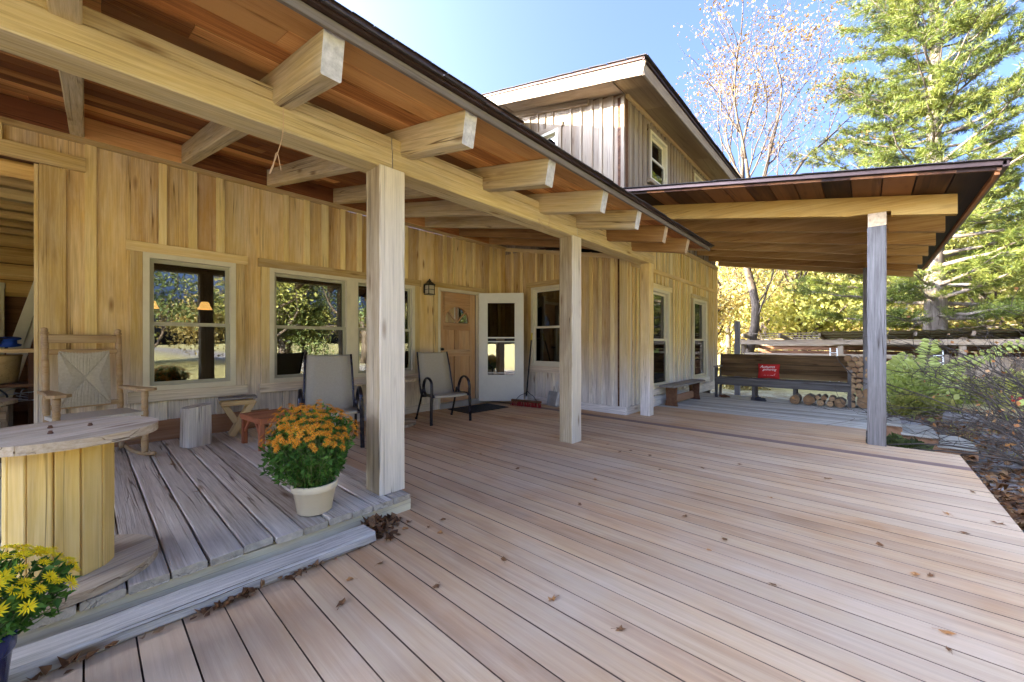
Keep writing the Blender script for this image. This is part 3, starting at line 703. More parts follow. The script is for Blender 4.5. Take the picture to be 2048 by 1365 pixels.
while x < 5.9:
    for r_ in range(2):
        o = ob('shingle', shm[rnd.randrange(5)], 'shingle', pr, inv(pr) @ T(x + .15 + r_ * .1, 1.775 + r_ * .13, ze + .04 + r_ * .012 + .02 * r_ + rnd.uniform(0, .004)) @ RX(math.degrees(SL) - 1 + rnd.uniform(-1.2, 1.2)) @ RZ(rnd.uniform(-.6, .6)))
    x += .303
# ------------------------------------------------------------------ main wing roof above and behind the porch
mr = ob('main_roof', me(*joinvf([slab(-3.6, 5.70, 4.93, 5.3, 9.2, 6.3, .08), slab(-3.6, 5.7, 9.2, 6.3, 13, 5.2, .08), slab(-9.6, -3.6, 5.6, 3.3, 9, 3.8, .08), slab(-9.6, -3.6, 9, 3.8, 13, 3.2, .08)])), 'shingle', house, HI)  # out-of-view left wing kept single-storey to let sky light reach the deck
ob('eave_fascia', me(*joinvf([boxvf(-3.6, 5.70, 4.93, 4.96, 5.1, 5.3)])), 'rust', mr)
ob('eave_drip', me(*joinvf([boxvf(-3.6, 5.71, 4.9, 4.929, 5.3, 5.385)])), 'drip', mr)
ob('eave_soffit', me(*joinvf([boxvf(-3.6, 5.7, 4.96, 5.6, 5.12, 5.14)])), 'soffit', mr)
for k in range(29):
    ob('shingle', shm[rnd.randrange(5)], 'shingle', mr, T(5.55 - k * .31, 5.02, 5.405 + rnd.uniform(0, .006)) @ RX(14 + rnd.uniform(-2, 1)))
ob('main_upper_wall', me(*boxvf(-3.6, 5.7, 5.6, 5.7, 3.2, 5.3)), 'shed', house, HI)  # left end, out of view, reaches just far enough to shade the canopy
# ------------------------------------------------------------------ upper storey
UZ = lambda y: 5.06 + .26 * (y - 2.82)                # underside of the upper roof
FBU = axes((5.72, 7.0, 0), (0, -1, 0), (1, 0, 0), (0, 0, 1))
FCU = axes((5.72, 2.82, 0), (1, 0, 0), (0, 1, 0), (0, 0, 1))
wUB = siding('upper_side_wall', FBU, 0, 4.18, lambda u: 2.9, lambda u: UZ(7 - u) - .02, [(2.05, 2.98, 4.1, 5.06)], .2, .045, 'upper', 'upper', rag=.08, proud=.02)
wUC = siding('upper_end_wall', FCU, 0, 5.0, lambda u: 3.04, lambda u: 5.03, [(.85, 1.78, 3.9, 4.93), (3.2, 4.1, 3.9, 4.93)], .16, .045, 'upper', 'upper', rag=.08, proud=.02)
window(FBU, 2.12, 2.91, 4.17, 4.98, tm='upper', trim=(.07, .08, .07), sash='vinyl')
window(FCU, .93, 1.70, 3.98, 4.86, tm='upper', trim=(.06, .06, .06), sash='vinyl')
window(FCU, 3.27, 4.03, 3.98, 4.86, tm='upper', trim=(.06, .06, .06), sash='vinyl')
bd('corner_board', wUB, 'upper', (4.16, -.024, 2.95), (4.16, -.024, 5.0), .06, .03, (0, -1, 0))
bd('frieze_board', wUC, 'pine', (0.02, -.03, 5.03), (5.0, -.03, 5.03), .07, .05, (0, -1, 0))
bd('frieze_board', wUB, 'upper', (0.9, -.03, UZ(6.1) - .05), (3.55, -.03, UZ(3.45) - .05), .11, .05, (0, -1, 0))
ur = ob('upper_roof', me(*joinvf([slab(5.16, 10.9, 2.28, UZ(2.28) + .07, 9.0, UZ(9.0) + .07, .05), slab(5.16, 10.9, 9.0, UZ(9) + .07, 13, UZ(9) - 1., .05)])), 'shingle', house, HI)
n2 = Vector((0, -.26, 1)).normalized()
for a, b in ((5.19, 6.32), (6.325, 8.7), (8.705, 10.8)):
    bd('soffit_panel', ur, 'ply', (a, 2.56, UZ(2.56) - .0), (b, 2.56, UZ(2.56) - .0), .535, .012, n2)
for a, b in ((2.84, 5.1), (5.11, 7.6)):
    bd('soffit_panel', ur, 'upper', (5.46, a, UZ(a)), (5.46, b, UZ(b)), .53, .012, n2)
bd('fascia', ur, 'upper', (5.17, 2.275, UZ(2.275) - .02), (10.9, 2.275, UZ(2.275) - .02), .17, .03, (0, -1, 0), n=8, jit=.002)
for a, b in ((2.26, 4.2), (4.205, 9.0)):
    bd('rake_board', ur, 'upper', (5.17, a, UZ(a) - .005), (5.17, b, UZ(b) - .005), .19, .03, (-1, 0, 0), n=6, jit=.0015)
ob('drip_edge', me(*joinvf([slab(5.13, 5.16, 2.25, UZ(2.25) + .1, 9, UZ(9) + .1, .03), boxvf(5.13, 10.92, 2.24, 2.268, UZ(2.25) + .085, UZ(2.25) + .12)])), 'drip', ur)
for k in range(20):
    ob('shingle', shm[rnd.randrange(5)], 'shingle', ur, T(5.3 + k * .3, 2.36, UZ(2.36) + .138 + rnd.uniform(0, .01)) @ RX(13 + rnd.uniform(-3, 1)))
for k in range(22):
    yy = 2.35 + k * .3
    ob('shingle', shm[rnd.randrange(5)], 'shingle', ur, T(5.26, yy, UZ(yy) + .138) @ RZ(90) @ RY(-14.5 + rnd.uniform(-2, 2)))
bd('wall_block', wUB, 'upper', (1.9, -.06, 4.93), (2.12, -.06, 4.93), .1, .1, (0, -1, 0))
# ------------------------------------------------------------------ lean-to canopy on the right
cn = empty('canopy', HI @ T(8, 1, 2.8), house)
CX = [5.85, 6.68, 7.52, 8.36, 9.2, 10.04, 10.85]
CZ = lambda y: 2.545 + .195 * (y + .0)                 # underside of the rafters, before the seat cut
prof = [(-.665, CZ(-.665)), (-.195, CZ(-.195)), (-.19, 2.555), (.0, 2.56), (.165, 2.565), (.42, CZ(.3) + .02), (2.8, CZ(2.8)), (2.8, CZ(2.8) + .215), (-.665, CZ(-.665) + .2)]
def rafm(w):
    V = [(0, y, z) for y, z in prof] + [(w, y, z) for y, z in prof]; n = len(prof)
    F = [tuple(range(n - 1, -1, -1)), tuple(range(n, 2 * n))] + [(i, (i + 1) % n, n + (i + 1) % n, n + i) for i in range(n)]
    # put length on local X
    return me([(v[1], -v[0], v[2]) for v in V], F)
rm_ = rafm(.09)
rm2 = rm_.copy()
for k, x in enumerate(CX):
    ob('rafter', rm_ if k == 0 else rm2, 'cbeam' if k == 0 else 'raftr', cn, inv(cn) @ T(x, 0, 0) @ RZ(90))
wbd('plate_beam', cn, 'raftr', (5.857, -.08, 2.487), (11.2, -.08, 2.487), .15, .15, c=.006)
SC = math.atan(.195); nc = Vector((0, -math.sin(SC), math.cos(SC)))
y = -.82
while y < 2.8:
    w = .24; ym = y + w / 2; z_ = CZ(ym) + .215 + .008
    wbd('canopy_board', cn, 'soffit2', (5.22, ym, z_), (11.25, ym, z_), w - .01, .022, nc, c=.004, n=3, jit=.001)
    y += w * math.cos(SC)
zc2 = lambda yy: CZ(yy) + .238
ob('sheathing', me(*slab(5.23, 11.2, -.82, zc2(-.82), 2.82, zc2(2.82), .025)), 'shingle', cn, inv(cn))
ob('drip_edge', me(*joinvf([slab(5.18, 5.225, -.86, zc2(-.86) + .004, 2.82, zc2(2.82) + .004, .036), boxvf(5.18, 11.25, -.875, -.84, zc2(-.86) - .01, zc2(-.86) + .04)])), 'drip', cn, inv(cn))
ob('rake_trim', me(*slab(5.2265, 5.24, -.84, zc2(-.84) - .028, 2.82, zc2(2.82) - .028, .026)), 'brown', cn, inv(cn))
bd('eave_trim', cn, 'soffit2', inv(cn) @ Vector((5.25, -.82, zc2(-.83) - .03)), inv(cn) @ Vector((11.2, -.82, zc2(-.83) - .03)), .05, .03, (0, -1, 0))
for k in range(13):
    yy = -.74 + k * .28
    ob('shingle', shm[rnd.randrange(5)], 'shingle', cn, inv(cn) @ T(5.31, yy, zc2(yy) + .05) @ RZ(90) @ RY(-11 + rnd.uniform(-1.5, 1.5)))
for k in range(20):
    ob('shingle', shm[rnd.randrange(5)], 'shingle', cn, inv(cn) @ T(5.4 + k * .3, -.74, zc2(-.74) + .05 + rnd.uniform(0, .006)) @ RX(11 + rnd.uniform(-2, 1.5)))
# lantern on the wall by the door
ln = empty('wall_lantern', FA @ T(3.8, -.1, 1.93)); tag(ln, 'small black metal wall lantern mounted beside the front door', 'lantern')
ob('back_plate', me(*boxvf(-.05, .05, .07, .098, .02, .16)), 'iron', ln)
ob('arm', tubem([(0, .08, .2), (0, .03, .22), (0, 0, .2)], .008), 'iron', ln)
ob('cage', me(*joinvf([boxvf(sx * .055 - .005, sx * .055 + .005, sy * .055 - .005, sy * .055 + .005, 0, .14) for sx in (-1, 1) for sy in (-1, 1)] + [boxvf(-.065, .065, -.065, .065, -.012, .0), boxvf(-.065, .065, -.065, .065, .14, .152), boxvf(-.062, .062, -.062, -.056, .066, .074), boxvf(-.062, -.056, -.062, .062, .066, .074), boxvf(.056, .062, -.062, .062, .066, .074)])), 'iron', ln)
ob('glass_box', me(*boxvf(-.052, .052, -.052, .052, .002, .138)), 'lantg', ln)
ob('roof_cap', lathem([(.105, .152), (.06, .18), (.028, .205), (.03, .22), (.01, .228), (.014, .24), (.004, .25)], 4, False), 'iron', ln, RZ(45))
# strings hanging from the beam
tw = tag(ob('hanging_twine', tubem(bez([(.72, 2.343, 2.45), (.722, 2.34, 2.3), (.70, 2.338, 2.17), (.655, 2.336, 2.03), (.67, 2.336, 2.06), (.69, 2.337, 2.15), (.71, 2.337, 2.06)], 5), .0022, 5), 'stringm'), 'thin pale twine dangling from the long porch beam', 'string')
tag(ob('hanging_twine', tubem(bez([(3.18, 2.405, 2.5), (3.2, 2.402, 2.38), (3.14, 2.402, 2.3), (3.02, 2.402, 2.36), (3.1, 2.402, 2.27), (3.24, 2.402, 2.33)], 5), .002, 5), 'stringm'), 'loop of thin cord hanging off the porch beam near the second post', 'string')
# ------------------------------------------------------------------ furniture on the porch
def disc_planks(name, par, mat, rad, n, t, z, rot=0):
    for i in range(n):
        a, b = -rad + 2 * rad * i / n + .0015, -rad + 2 * rad * (i + 1) / n - .0015
        a, b = max(a, -rad * .995), min(b, rad * .995)
        pts = [(math.sqrt(rad * rad - y * y), y) for y in np.linspace(a, b, 7)] + [(-math.sqrt(rad * rad - y * y), y) for y in np.linspace(b, a, 7)]
        k = len(pts); dz = rnd.uniform(-.001, .001)
        V = [(x, y, z + dz) for x, y in pts] + [(x, y, z + t + dz) for x, y in pts]
        F = [tuple(range(k - 1, -1, -1)), tuple(range(k, 2 * k))] + [(j, (j + 1) % k, k + (j + 1) % k, k + j) for j in range(k)]
        ob(name, me(V, F), mat, par, RZ(rot))
def spool(L, rad, rdrum, h, lab, rot=20, ns=14):
    s = tag(empty('cable_spool_table', L), lab, 'spool table')
    disc_planks('base_plank', s, 'spoolt', rad, 5, .036, 0, rot)
    disc_planks('top_plank', s, 'spoolt', rad, 5, .036, h - .036, rot + 8)
    for k in range(ns):
        a = 360 * k / ns
        st = ob('stave', boxm(h - .075, 2 * math.pi * rdrum / ns * .97, .022, .003, 2, .001), 'spool', s, RZ(a) @ T(rdrum, 0, h / 2) @ RY(-90))
    for k in range(3):
        a = R((20, 115, 250)[k])
        ob('bolt', lathem([(.0085, 0), (.0085, .006), (.006, .008), (.006, .013)], 6), 'rust', s, T(math.cos(a) * rdrum * .6, math.sin(a) * rdrum * .6, h))
    return s
spool(T(-.069, 2.559, .121), .306, .145, .635, 'large wooden cable spool table with yellow staves at the left front of the porch', 25, 13)
spool(T(2.86, 4.82, .001), .3, .12, .64, 'small cable spool table between the two patio chairs', -30, 12)

# rocking chair
def rocker():
    r = tag(empty('rocking_chair', T(.05, 4.93, .12) @ RZ(13)), 'tall wooden rocking chair with woven rush back behind the spool table', 'rocking chair')
    def turned(h, rad, rings, top=True):
        p = [(rad * .8, 0)]
        for i in range(1, 24):
            z = h * i / 24; k = min(abs(z - q) for q in rings) if rings else 1
            p.append((rad * (.82 if k < .012 else 1.0 if (i // 3) % 2 else .93), z))
        if top: p += [(rad * .7, h - .035), (rad * 1.05, h - .028), (rad * 1.1, h - .018), (rad * .75, h - .01), (rad * .95, h + .005), (rad * .7, h + .02), (rad * .1, h + .025)]
        else: p += [(rad * .9, h)]
        return lathem(p, 14)
    bp = turned(1.1, .024, [.3, .36, .55, .62, .8, .86, .98, .92])
    for s in (-1, 1): ob('back_post', bp, 'rock', r, T(s * .228, .2, .02) @ RX(-5))
    ap = turned(.56, .026, [.2, .25, .4, .44, .5], False)
    for s in (-1, 1): ob('front_leg', ap, 'rock', r, T(s * .262, -.22, .02))
    for s in (-1, 1):
        pts = [(-.05, .23), (-.06, .02), (-.045, -.2), (-.07, -.28), (-.03, -.33), (.03, -.33), (.065, -.28), (.045, -.2), (.02, .0), (.015, .24)]
        k = len(pts); V = [(s * .262 + x * s, y, .585) for x, y in pts] + [(s * .262 + x * s, y, .608) for x, y in pts]
        ob('armrest', me(V, [tuple(range(k - 1, -1, -1)), tuple(range(k, 2 * k))] + [(j, (j + 1) % k, k + (j + 1) % k, k + j) for j in range(k)]), 'rock', r)
        ob('rocker', tubem(bez([(s * .262, -.42, .05), (s * .262, -.2, .015), (s * .255, .1, .015), (s * .25, .4, .09)], 6), .017, 8), 'rock', r)
        ob('side_stretcher', tubem([(s * .262, -.22, .2), (s * .235, .18, .2)], .012, 8), 'rock', r)
    bd('top_rail', r, 'rock', (-.21, .278, 1.045), (.21, .278, 1.045), .075, .022, (0, -1, 0), c=.008)
    bd('back_slat', r, 'rock', (-.21, .262, .93), (.21, .262, .93), .045, .022, (0, -1, 0), c=.006)
    bd('back_slat', r, 'rock', (-.21, .225, .46), (.21, .225, .46), .045, .022, (0, -1, 0), c=.006)
    ob('front_stretcher', tubem([(-.262, -.22, .17), (.262, -.22, .17)], .013, 8), 'rock', r)
    # woven rush: strands in four triangles, each strand a thin half-round ridge
    P = []; w_, h_ = .158, .245
    n = 36
    for i in range(n):
        x = -w_ + 2 * w_ * (i + .5) / n; zl = h_ * abs(x) / w_ * .92 + .02
        for s in (-1, 1):
            P.append(tubeg([(x, -.004, s * h_), (x + rnd.uniform(-.001, .001), -.013, s * (h_ + zl) / 2), (x, -.006, s * zl)], .0045, 4))
    n = 48
    for i in range(n):
        z = -h_ * .96 + 2 * h_ * .96 * (i + .5) / n; xl = w_ * abs(z) / h_ + .003
        for s in (-1, 1):
            if xl < w_: P.append(tubeg([(s * w_, -.004, z), (s * (w_ + xl) / 2, -.013, z), (s * xl, -.006, z)], .005, 4))
    P.append(boxvf(-w_, w_, -.003, .012, -h_, h_))
    ob('woven_back', me(*joinvf(P)), 'rush', r, T(0, .24, .695) @ RX(-5))
    ob('woven_seat', me(*joinvf([boxvf(-.25, .25, -.24, .18, .37, .4)])), 'rush', r)
rocker()
# stump
ob_ = me(*(lambda s: ([(x * .115, y * .1, 0) for x, y in s] + [(x * .11 + .004, y * .096, .385 + .012 * x) for x, y in s], [tuple(range(len(s) - 1, -1, -1)), tuple(range(len(s), 2 * len(s)))] + [(j, (j + 1) % len(s), len(s) + (j + 1) % len(s), len(s) + j) for j in range(len(s))]))([(math.cos(R(a)) * q, math.sin(R(a)) * q) for a, q in ((10, 1.05), (40, 1.15), (80, 1.), (115, 1.1), (150, 1.1), (190, 1.), (230, 1.22), (262, 1.0), (282, 1.0), (318, 1.2), (345, 1.1))]))
# stand grain upright: local X is vertical
ob_.transform(Matrix.Rotation(R(90), 4, 'Y'))
tag(ob('wood_stump', ob_, 'step', None, T(.73, 4.9, .121) @ RZ(12) @ RY(-90)), 'upright grey hewn wood block used as a stool under the first window', 'stump')
# little x-legged stool and cedar table
st = tag(empty('stool', T(1.13, 5.13, .121) @ RZ(-8)), 'rough little stool with weathered grey top and splayed pine legs', 'stool')
for k in (-1, 0, 1): bd('seat_plank', st, 'bench', (-.17, k * .07, .405 + rnd.uniform(-.002, .002)), (.17, k * .07, .405), .066, .022, n=3, jit=.002)
for s in (-1, 1):
    bd('leg', st, 'pine', (s * .06, s * .02 - .06, .0), (-s * .14, s * .02 - .06, .37), .06, .022, (0, 1, 0))
    bd('leg', st, 'pine', (s * .06, s * .02 + .07, .0), (-s * .14, s * .02 + .07, .37), .06, .022, (0, 1, 0))
bd('cross_bar', st, 'pine', (-.15, -.09, .355), (.15, -.09, .355), .05, .022, (0, 1, 0)); bd('cross_bar', st, 'pine', (-.15, .09, .355), (.15, .09, .355), .05, .022, (0, 1, 0))
ct = tag(empty('side_table', T(1.27, 4.42, .121) @ RZ(4)), 'low red cedar side table with slatted top behind the orange flowers', 'table')
for k in range(6): bd('top_slat', ct, 'cedar', (-.19, -.2 + .075 * k + .0, .288), (.19, -.2 + .075 * k, .288), .068, .02, c=.004)
for a, b in (((-.2, -.245), (.2, -.245)), ((.2, -.245), (.2, .245)), ((.2, .245), (-.2, .245)), ((-.2, .245), (-.2, -.245))):
    d = Vector((b[0] - a[0], b[1] - a[1], 0)).normalized(); bd('frame_rail', ct, 'cedar', (a[0], a[1], .275), (b[0], b[1], .275), .05, .022, (d.y, -d.x, 0), c=.004)
for sx in (-1, 1):
    for sy in (-1, 1):
        bd('leg', ct, 'cedar', (sx * .178, sy * .222, 0), (sx * .178, sy * .222, .25), .045, .045, (0, 1, 0), c=.005)
    bd('brace', ct, 'cedar', (sx * .178, -.2, .13), (sx * .178, -.08, .25), .03, .02, (1, 0, 0)); bd('brace', ct, 'cedar', (sx * .178, .2, .13), (sx * .178, .08, .25), .03, .02, (1, 0, 0))
# patio chairs
def patio(L, lab):
    c = tag(empty('patio_chair', L), lab, 'chair', 'patio chairs by the windows')
    prf = bez([(0, -.27, .375), (0, -.235, .405), (0, .0, .395), (0, .14, .37), (0, .2, .43), (0, .27, .66), (0, .33, .86), (0, .375, .99)], 5)
    n = len(prf)
    hw = lambda i: .255 if i < n * .55 else .255 - .02 * (i / n - .55) / .45
    V = [(sx * hw(i) + 0, p.y, p.z - .012 * (1 - sx * sx)) for i, p in enumerate(prf) for sx in (-1, -.5, 0, .5, 1)]
    V += [(x, y + .004, z - .004) for x, y, z in V]; q = n * 5
    F = [(i * 5 + j, i * 5 + j + 1, i * 5 + j + 6, i * 5 + j + 5) for i in range(n - 1) for j in range(4)]
    F += [tuple(q + k for k in f[::-1]) for f in F]
    F += [(i * 5, i * 5 + 5, q + i * 5 + 5, q + i * 5) for i in range(n - 1)] + [(i * 5 + 4, q + i * 5 + 4, q + i * 5 + 9, i * 5 + 9) for i in range(n - 1)]
    F += [(0, q, q + 1, 1), (1, q + 1, q + 2, 2), (2, q + 2, q + 3, 3), (3, q + 3, q + 4, 4)] + [((n - 1) * 5 + j, (n - 1) * 5 + j + 1, q + (n - 1) * 5 + j + 1, q + (n - 1) * 5 + j) for j in range(4)]
    ob('sling', me(V, F, True), 'sling', c)
    for s in (-1, 1):
        ob('side_rail', tubem([(s * (hw(i) + .008), p.y + .002, p.z - .002) for i, p in enumerate(prf)], .0125, 8), 'chairm', c)
        V2, F2 = tubeg(bez([(s * .30, -.27, 0), (s * .295, -.265, .3), (s * .29, -.26, .52), (s * .288, -.22, .60), (s * .288, -.12, .635), (s * .288, -.02, .6), (s * .283, .04, .5), (s * .275, .03, .42), (s * .268, -.05, .385), (s * .265, -.2, .385)], 5), .016, 8)
        ob('arm_leg', me([(x if abs(abs(x) - .287) > 1 else s * .287 + (x - s * .287) * 1.35, y, z) for x, y, z in V2], F2, True), 'chairm', c)
        ob('rear_leg', tubem(bez([(s * .275, .1, .46), (s * .278, .15, .32), (s * .29, .3, 0)], 4), .015, 8), 'chairm', c)
        ob('foot_cap', lathem([(.017, 0), (.019, .004), (.019, .025), (.016, .028)], 8), 'black', c, T(s * .30, -.27, 0)); ob('foot_cap', lathem([(.017, 0), (.019, .004), (.019, .025), (.016, .028)], 8), 'black', c, T(s * .29, .298, 0))
    ob('cross_bar', tubem([(-.265, -.2, .37), (.265, -.2, .37)], .012, 8), 'chairm', c); ob('cross_bar', tubem([(-.275, .14, .35), (.275, .14, .35)], .012, 8), 'chairm', c)
    return c
patio(T(1.82, 4.38, .001) @ RZ(-20), 'taupe sling patio chair with black arms behind the orange mums')
patio(T(3.52, 4.58, .001) @ RZ(-12), 'taupe sling patio chair with black arms in front of the wooden door')
# door mat, broom, dustpan
mt = tag(empty('door_mat', T(4.55, 4.93, .001) @ RZ(-3)), 'black rubber lattice doormat on the deck before the door', 'doormat')
ob('border', me(*joinvf([boxvf(-.44, .44, -.28, -.25, 0, .012), boxvf(-.44, .44, .25, .28, 0, .012), boxvf(-.44, -.41, -.25, .25, 0, .012), boxvf(.41, .44, -.25, .25, 0, .012)])), 'black', mt)
ob('lattice', me(*joinvf([boxvf(-.41 + .82 * k / 27 - .006, -.41 + .82 * k / 27 + .006, -.25, .25, .001, .009) for k in range(1, 27)] + [boxvf(-.41, .41, -.25 + .5 * k / 17 - .006, -.25 + .5 * k / 17 + .006, .0005, .0098) for k in range(1, 17)])), 'black', mt)
br = tag(empty('push_broom', T(5.24, 4.45, .0) @ RZ(-78)), 'push broom with red bristles and black handle leaning by the side window', 'broom')
bd('head', br, 'brown', (-.29, 0, .1), (.29, 0, .1), .06, .035, c=.006)
P = []
for k in range(110):
    x = rnd.uniform(-.29, .29); y = rnd.uniform(-.025, .025); sx, sy = x * .06 + rnd.uniform(-.012, .012), y * .9
    P.append(([(x - .004, y, .086), (x + .004, y, .086), (x + sx + .005, y + sy, .002), (x + sx - .005, y + sy, .002)], [(0, 1, 2, 3)]))
    P.append(([(x, y - .004, .086), (x, y + .004, .086), (x + sx, y + sy + .005, .002), (x + sx, y + sy - .005, .002)], [(0, 1, 2, 3)]))
tag(ob('bristles', me(*joinvf(P)), 'red', br), kind='stuff')
hd = [(0, 0, .12), (-.06, .33, 1.24)]
ob('handle', tubem(hd, .0125, 8), 'black', br); ob('grip', tubem([(-.057, .31, 1.18), (-.064, .352, 1.31)], .016, 8), 'yel', br)
for s in (-1, 1): ob('brace', tubem(bez([(s * .2, .01, .118), (s * .13, .03, .19), (s * .04, .06, .23), (-.004, .05, .28)], 4), .006, 6), 'iron', br)
ob('socket', lathem([(.024, 0), (.022, .05), (.016, .07)], 10), 'galv', br, T(0, 0, .118) @ RX(-16))
dp = tag(empty('dustpan', T(5.6, 4.14, .0) @ RZ(80) @ RX(16)), 'grey metal dustpan with hand brush standing against the side wall', 'dustpan')
ob('pan', me(*joinvf([([(-.14, 0, 0), (.14, 0, 0), (.115, .0, .26), (-.115, 0, .26)], [(0, 1, 2, 3)]), ([(-.14, 0, 0), (-.115, 0, .26), (-.115, .05, .26), (-.14, .015, 0)], [(0, 1, 2, 3)]), ([(.14, 0, 0), (.14, .015, 0), (.115, .05, .26), (.115, 0, .26)], [(0, 1, 2, 3)]), ([(-.115, 0, .26), (.115, 0, .26), (.115, .05, .26), (-.115, .05, .26)], [(0, 1, 2, 3)]), boxvf(-.139, .139, -.003, -.0005, 0, .258)])), 'galvw', dp)
ob('handle', tubem(bez([(-.022, .0, .25), (-.02, .0, .36), (-.012, 0, .45), (.0, 0, .47), (.012, 0, .45), (.02, 0, .36), (.022, .0, .25)], 4), .007, 6), 'white', dp)
P = [boxvf(-.015, .015, .055, .075, .0, .25)]
for k in range(24): P.append(boxvf(-.05, -.012, .058 + .0006 * (k % 3), .062 + .0006 * (k % 3), .01 + k * .0098, .015 + k * .0098))
ob('brush', me(*joinvf(P)), 'white', dp, T(-.11, -.04, .02))
# plank bench by the end wall
bn = tag(empty('plank_bench', T(7.72, 2.58, .0) @ RZ(-1)), 'low plank bench with dark board legs against the pale end wall', 'bench')
bd('seat', bn, 'bench', (-.86, 0, .36), (.78, 0, .36), .27, .036, c=.006, n=6, jit=.002)
for x in (-.66, .52):
    V = [(0, -.11, 0), (0, .11, 0), (0, .09, .12), (0, .1, .34), (0, -.1, .34), (0, -.09, .12)]
    V += [(.035, y, z) for _, y, z in V]
    ob('leg', me(V, [(5, 4, 3, 2, 1, 0), (6, 7, 8, 9, 10, 11)] + [(j, (j + 1) % 6, 6 + (j + 1) % 6, 6 + j) for j in range(6)]), 'brown', bn, T(x, 0, 0))
bd('stretcher', bn, 'baseb', (-.62, .02, .1), (.52, .02, .1), .14, .025, (0, -1, 0))
for s in (-1, 1): bd('brace', bn, 'brown', (-.07 + s * .56, .0, .17), (-.07 + s * .38, 0, .34), .04, .03, (0, 1, 0))
# long pew with pillow
pw = tag(empty('pew_bench', T(9.05, 1.28, .0) @ RZ(91.2)), 'long dark weathered pew bench with peeling brown back boards', 'bench')
PL = 1.06
for k in range(5): bd('back_board', pw, 'pew', (-PL + .04, -.2 - .018 * k, .47 + .093 * k), (PL - .02, -.2 - .018 * k, .47 + .093 * k), .0935, .028, (0, 1, -.19), n=10, jit=.0025)
bd('seat', pw, 'pewd', (-PL, .02, .4), (PL, .02, .4), .42, .035, c=.008, n=8, jit=.002)
bd('apron', pw, 'pewd', (-PL + .02, .19, .325), (PL - .02, .19, .325), .11, .03, (0, 1, 0), n=8, jit=.002)
for s in (-1, 1):
    bd('arm_post', pw, 'pewd', (s * (PL - .01), .15, 0), (s * (PL - .01), .15, .62), .05, .05, (1, 0, 0)); bd('rear_post', pw, 'pewd', (s * (PL - .01), -.17, 0), (s * (PL - .01), -.3, .9), .05, .045, (1, 0, 0))
    bd('armrest', pw, 'bench', (s * (PL - .005), -.25, .635), (s * (PL - .005), .22, .635), .07, .03)
for x in (-.28, .38):
    bd('leg', pw, 'pewd', (x, .15, 0), (x, .15, .38), .06, .05, (1, 0, 0)); bd('leg', pw, 'pewd', (x, -.15, 0), (x, -.15, .38), .05, .05, (1, 0, 0)); bd('foot', pw, 'pewd', (x, -.2, .03), (x, .22, .03), .07, .055)
def pillowm(w, h, d, n=14):
    V, F = [], []
    for s in (1, -1):
        for i in range(n + 1):
            for j in range(n + 1):
                u, v = 2 * i / n - 1, 2 * j / n - 1
                t = max(0, (1 - u ** 4) * (1 - v ** 4)) ** .5
                pin = 1 - .07 * (1 - abs(u)) * abs(v) ** 3; pin2 = 1 - .07 * (1 - abs(v)) * abs(u) ** 3
                V.append((u * w / 2 * pin2, s * d / 2 * t, v * h / 2 * pin))
    q = (n + 1) ** 2
    for i in range(n):
        for j in range(n):
            a = i * (n + 1) + j; F.append((a, a + 1, a + n + 2, a + n + 1)); F.append((q + a, q + a + n + 1, q + a + n + 2, q + a + 1))
    return me(V, F, True)
pl = tag(empty('pillow', WM[pw.name] @ T(.17, -.12, .42) @ RZ(1) @ RX(14)), 'red square pillow with white lettering sitting on the pew bench', 'pillow')
# (front of the pillow looks along +y of the pew frame)
ob('cushion', pillowm(.37, .3, .11), 'pillow', pl, T(0, 0, .145))
def text(s, size, L, par, shear=0.):
    cu = bpy.data.curves.new('lettering', 'FONT'); cu.body = s; cu.size = size; cu.align_x = 'CENTER'; cu.extrude = .0006; cu.shear = shear
    o = bpy.data.objects.new('lettering', cu); COL.objects.link(o)
    m_ = bpy.data.meshes.new_from_object(o.evaluated_get(bpy.context.evaluated_depsgraph_get())); bpy.data.objects.remove(o); bpy.data.curves.remove(cu)
    return ob('lettering', m_, 'ink', par, L)
LT = T(0, .0585, .145) @ RZ(180) @ RX(90)
text('Autumn', .075, LT @ T(-.02, .055, 0), pl, .35)
text('gathering', .06, LT @ T(.015, .005, 0), pl, .35)
text('FAMILY', .058, LT @ T(.02, -.095, -.008), pl)
# firewood: each log a thing
logs = []
def log(x, y, z, r, ln=.42, lab='split firewood log in the tall stack beside the pew bench', grp='firewood stacked beside the pew'):
    n = 11; q = [r * rnd.uniform(.88, 1.06) for _ in range(n)]
    V = [(s * ln / 2, q[k] * math.cos(2 * math.pi * k / n), q[k] * math.sin(2 * math.pi * k / n)) for s in (-1, 1) for k in range(n)]
    F = [tuple(range(n)), tuple(range(2 * n - 1, n - 1, -1))] + [(k, n + k, n + (k + 1) % n, (k + 1) % n) for k in range(n)]
    o = tag(ob('firewood_log', me(V, F), 'logend', None, T(x + rnd.uniform(-.02, .02), y, z) @ RX(rnd.uniform(0, 360))), lab, 'log', grp)
    return o
zz = .0; row = 0
lows = [(.02, .105), (.2, .06)]
log(9.15, .045, .1, .1, .42, 'largest round log at the foot of the firewood stack', None)
y0 = .165
for r_, yy, z_, w_ in ((.055, .2, .055, 'small log on the deck left of the largest log in the firewood stack'), (.06, .205, .17, 'second log up along the left side of the firewood stack'), (.05, .1, .235, 'log resting on the upper left of the largest stacked log'), (.055, .0, .245, 'log resting on the upper right of the largest stacked log')): log(9.15, yy, z_, r_, .42, w_)
z = .29; rw = 0; ORD = ('third', 'fourth', 'fifth', 'sixth', 'seventh', 'eighth', 'ninth')
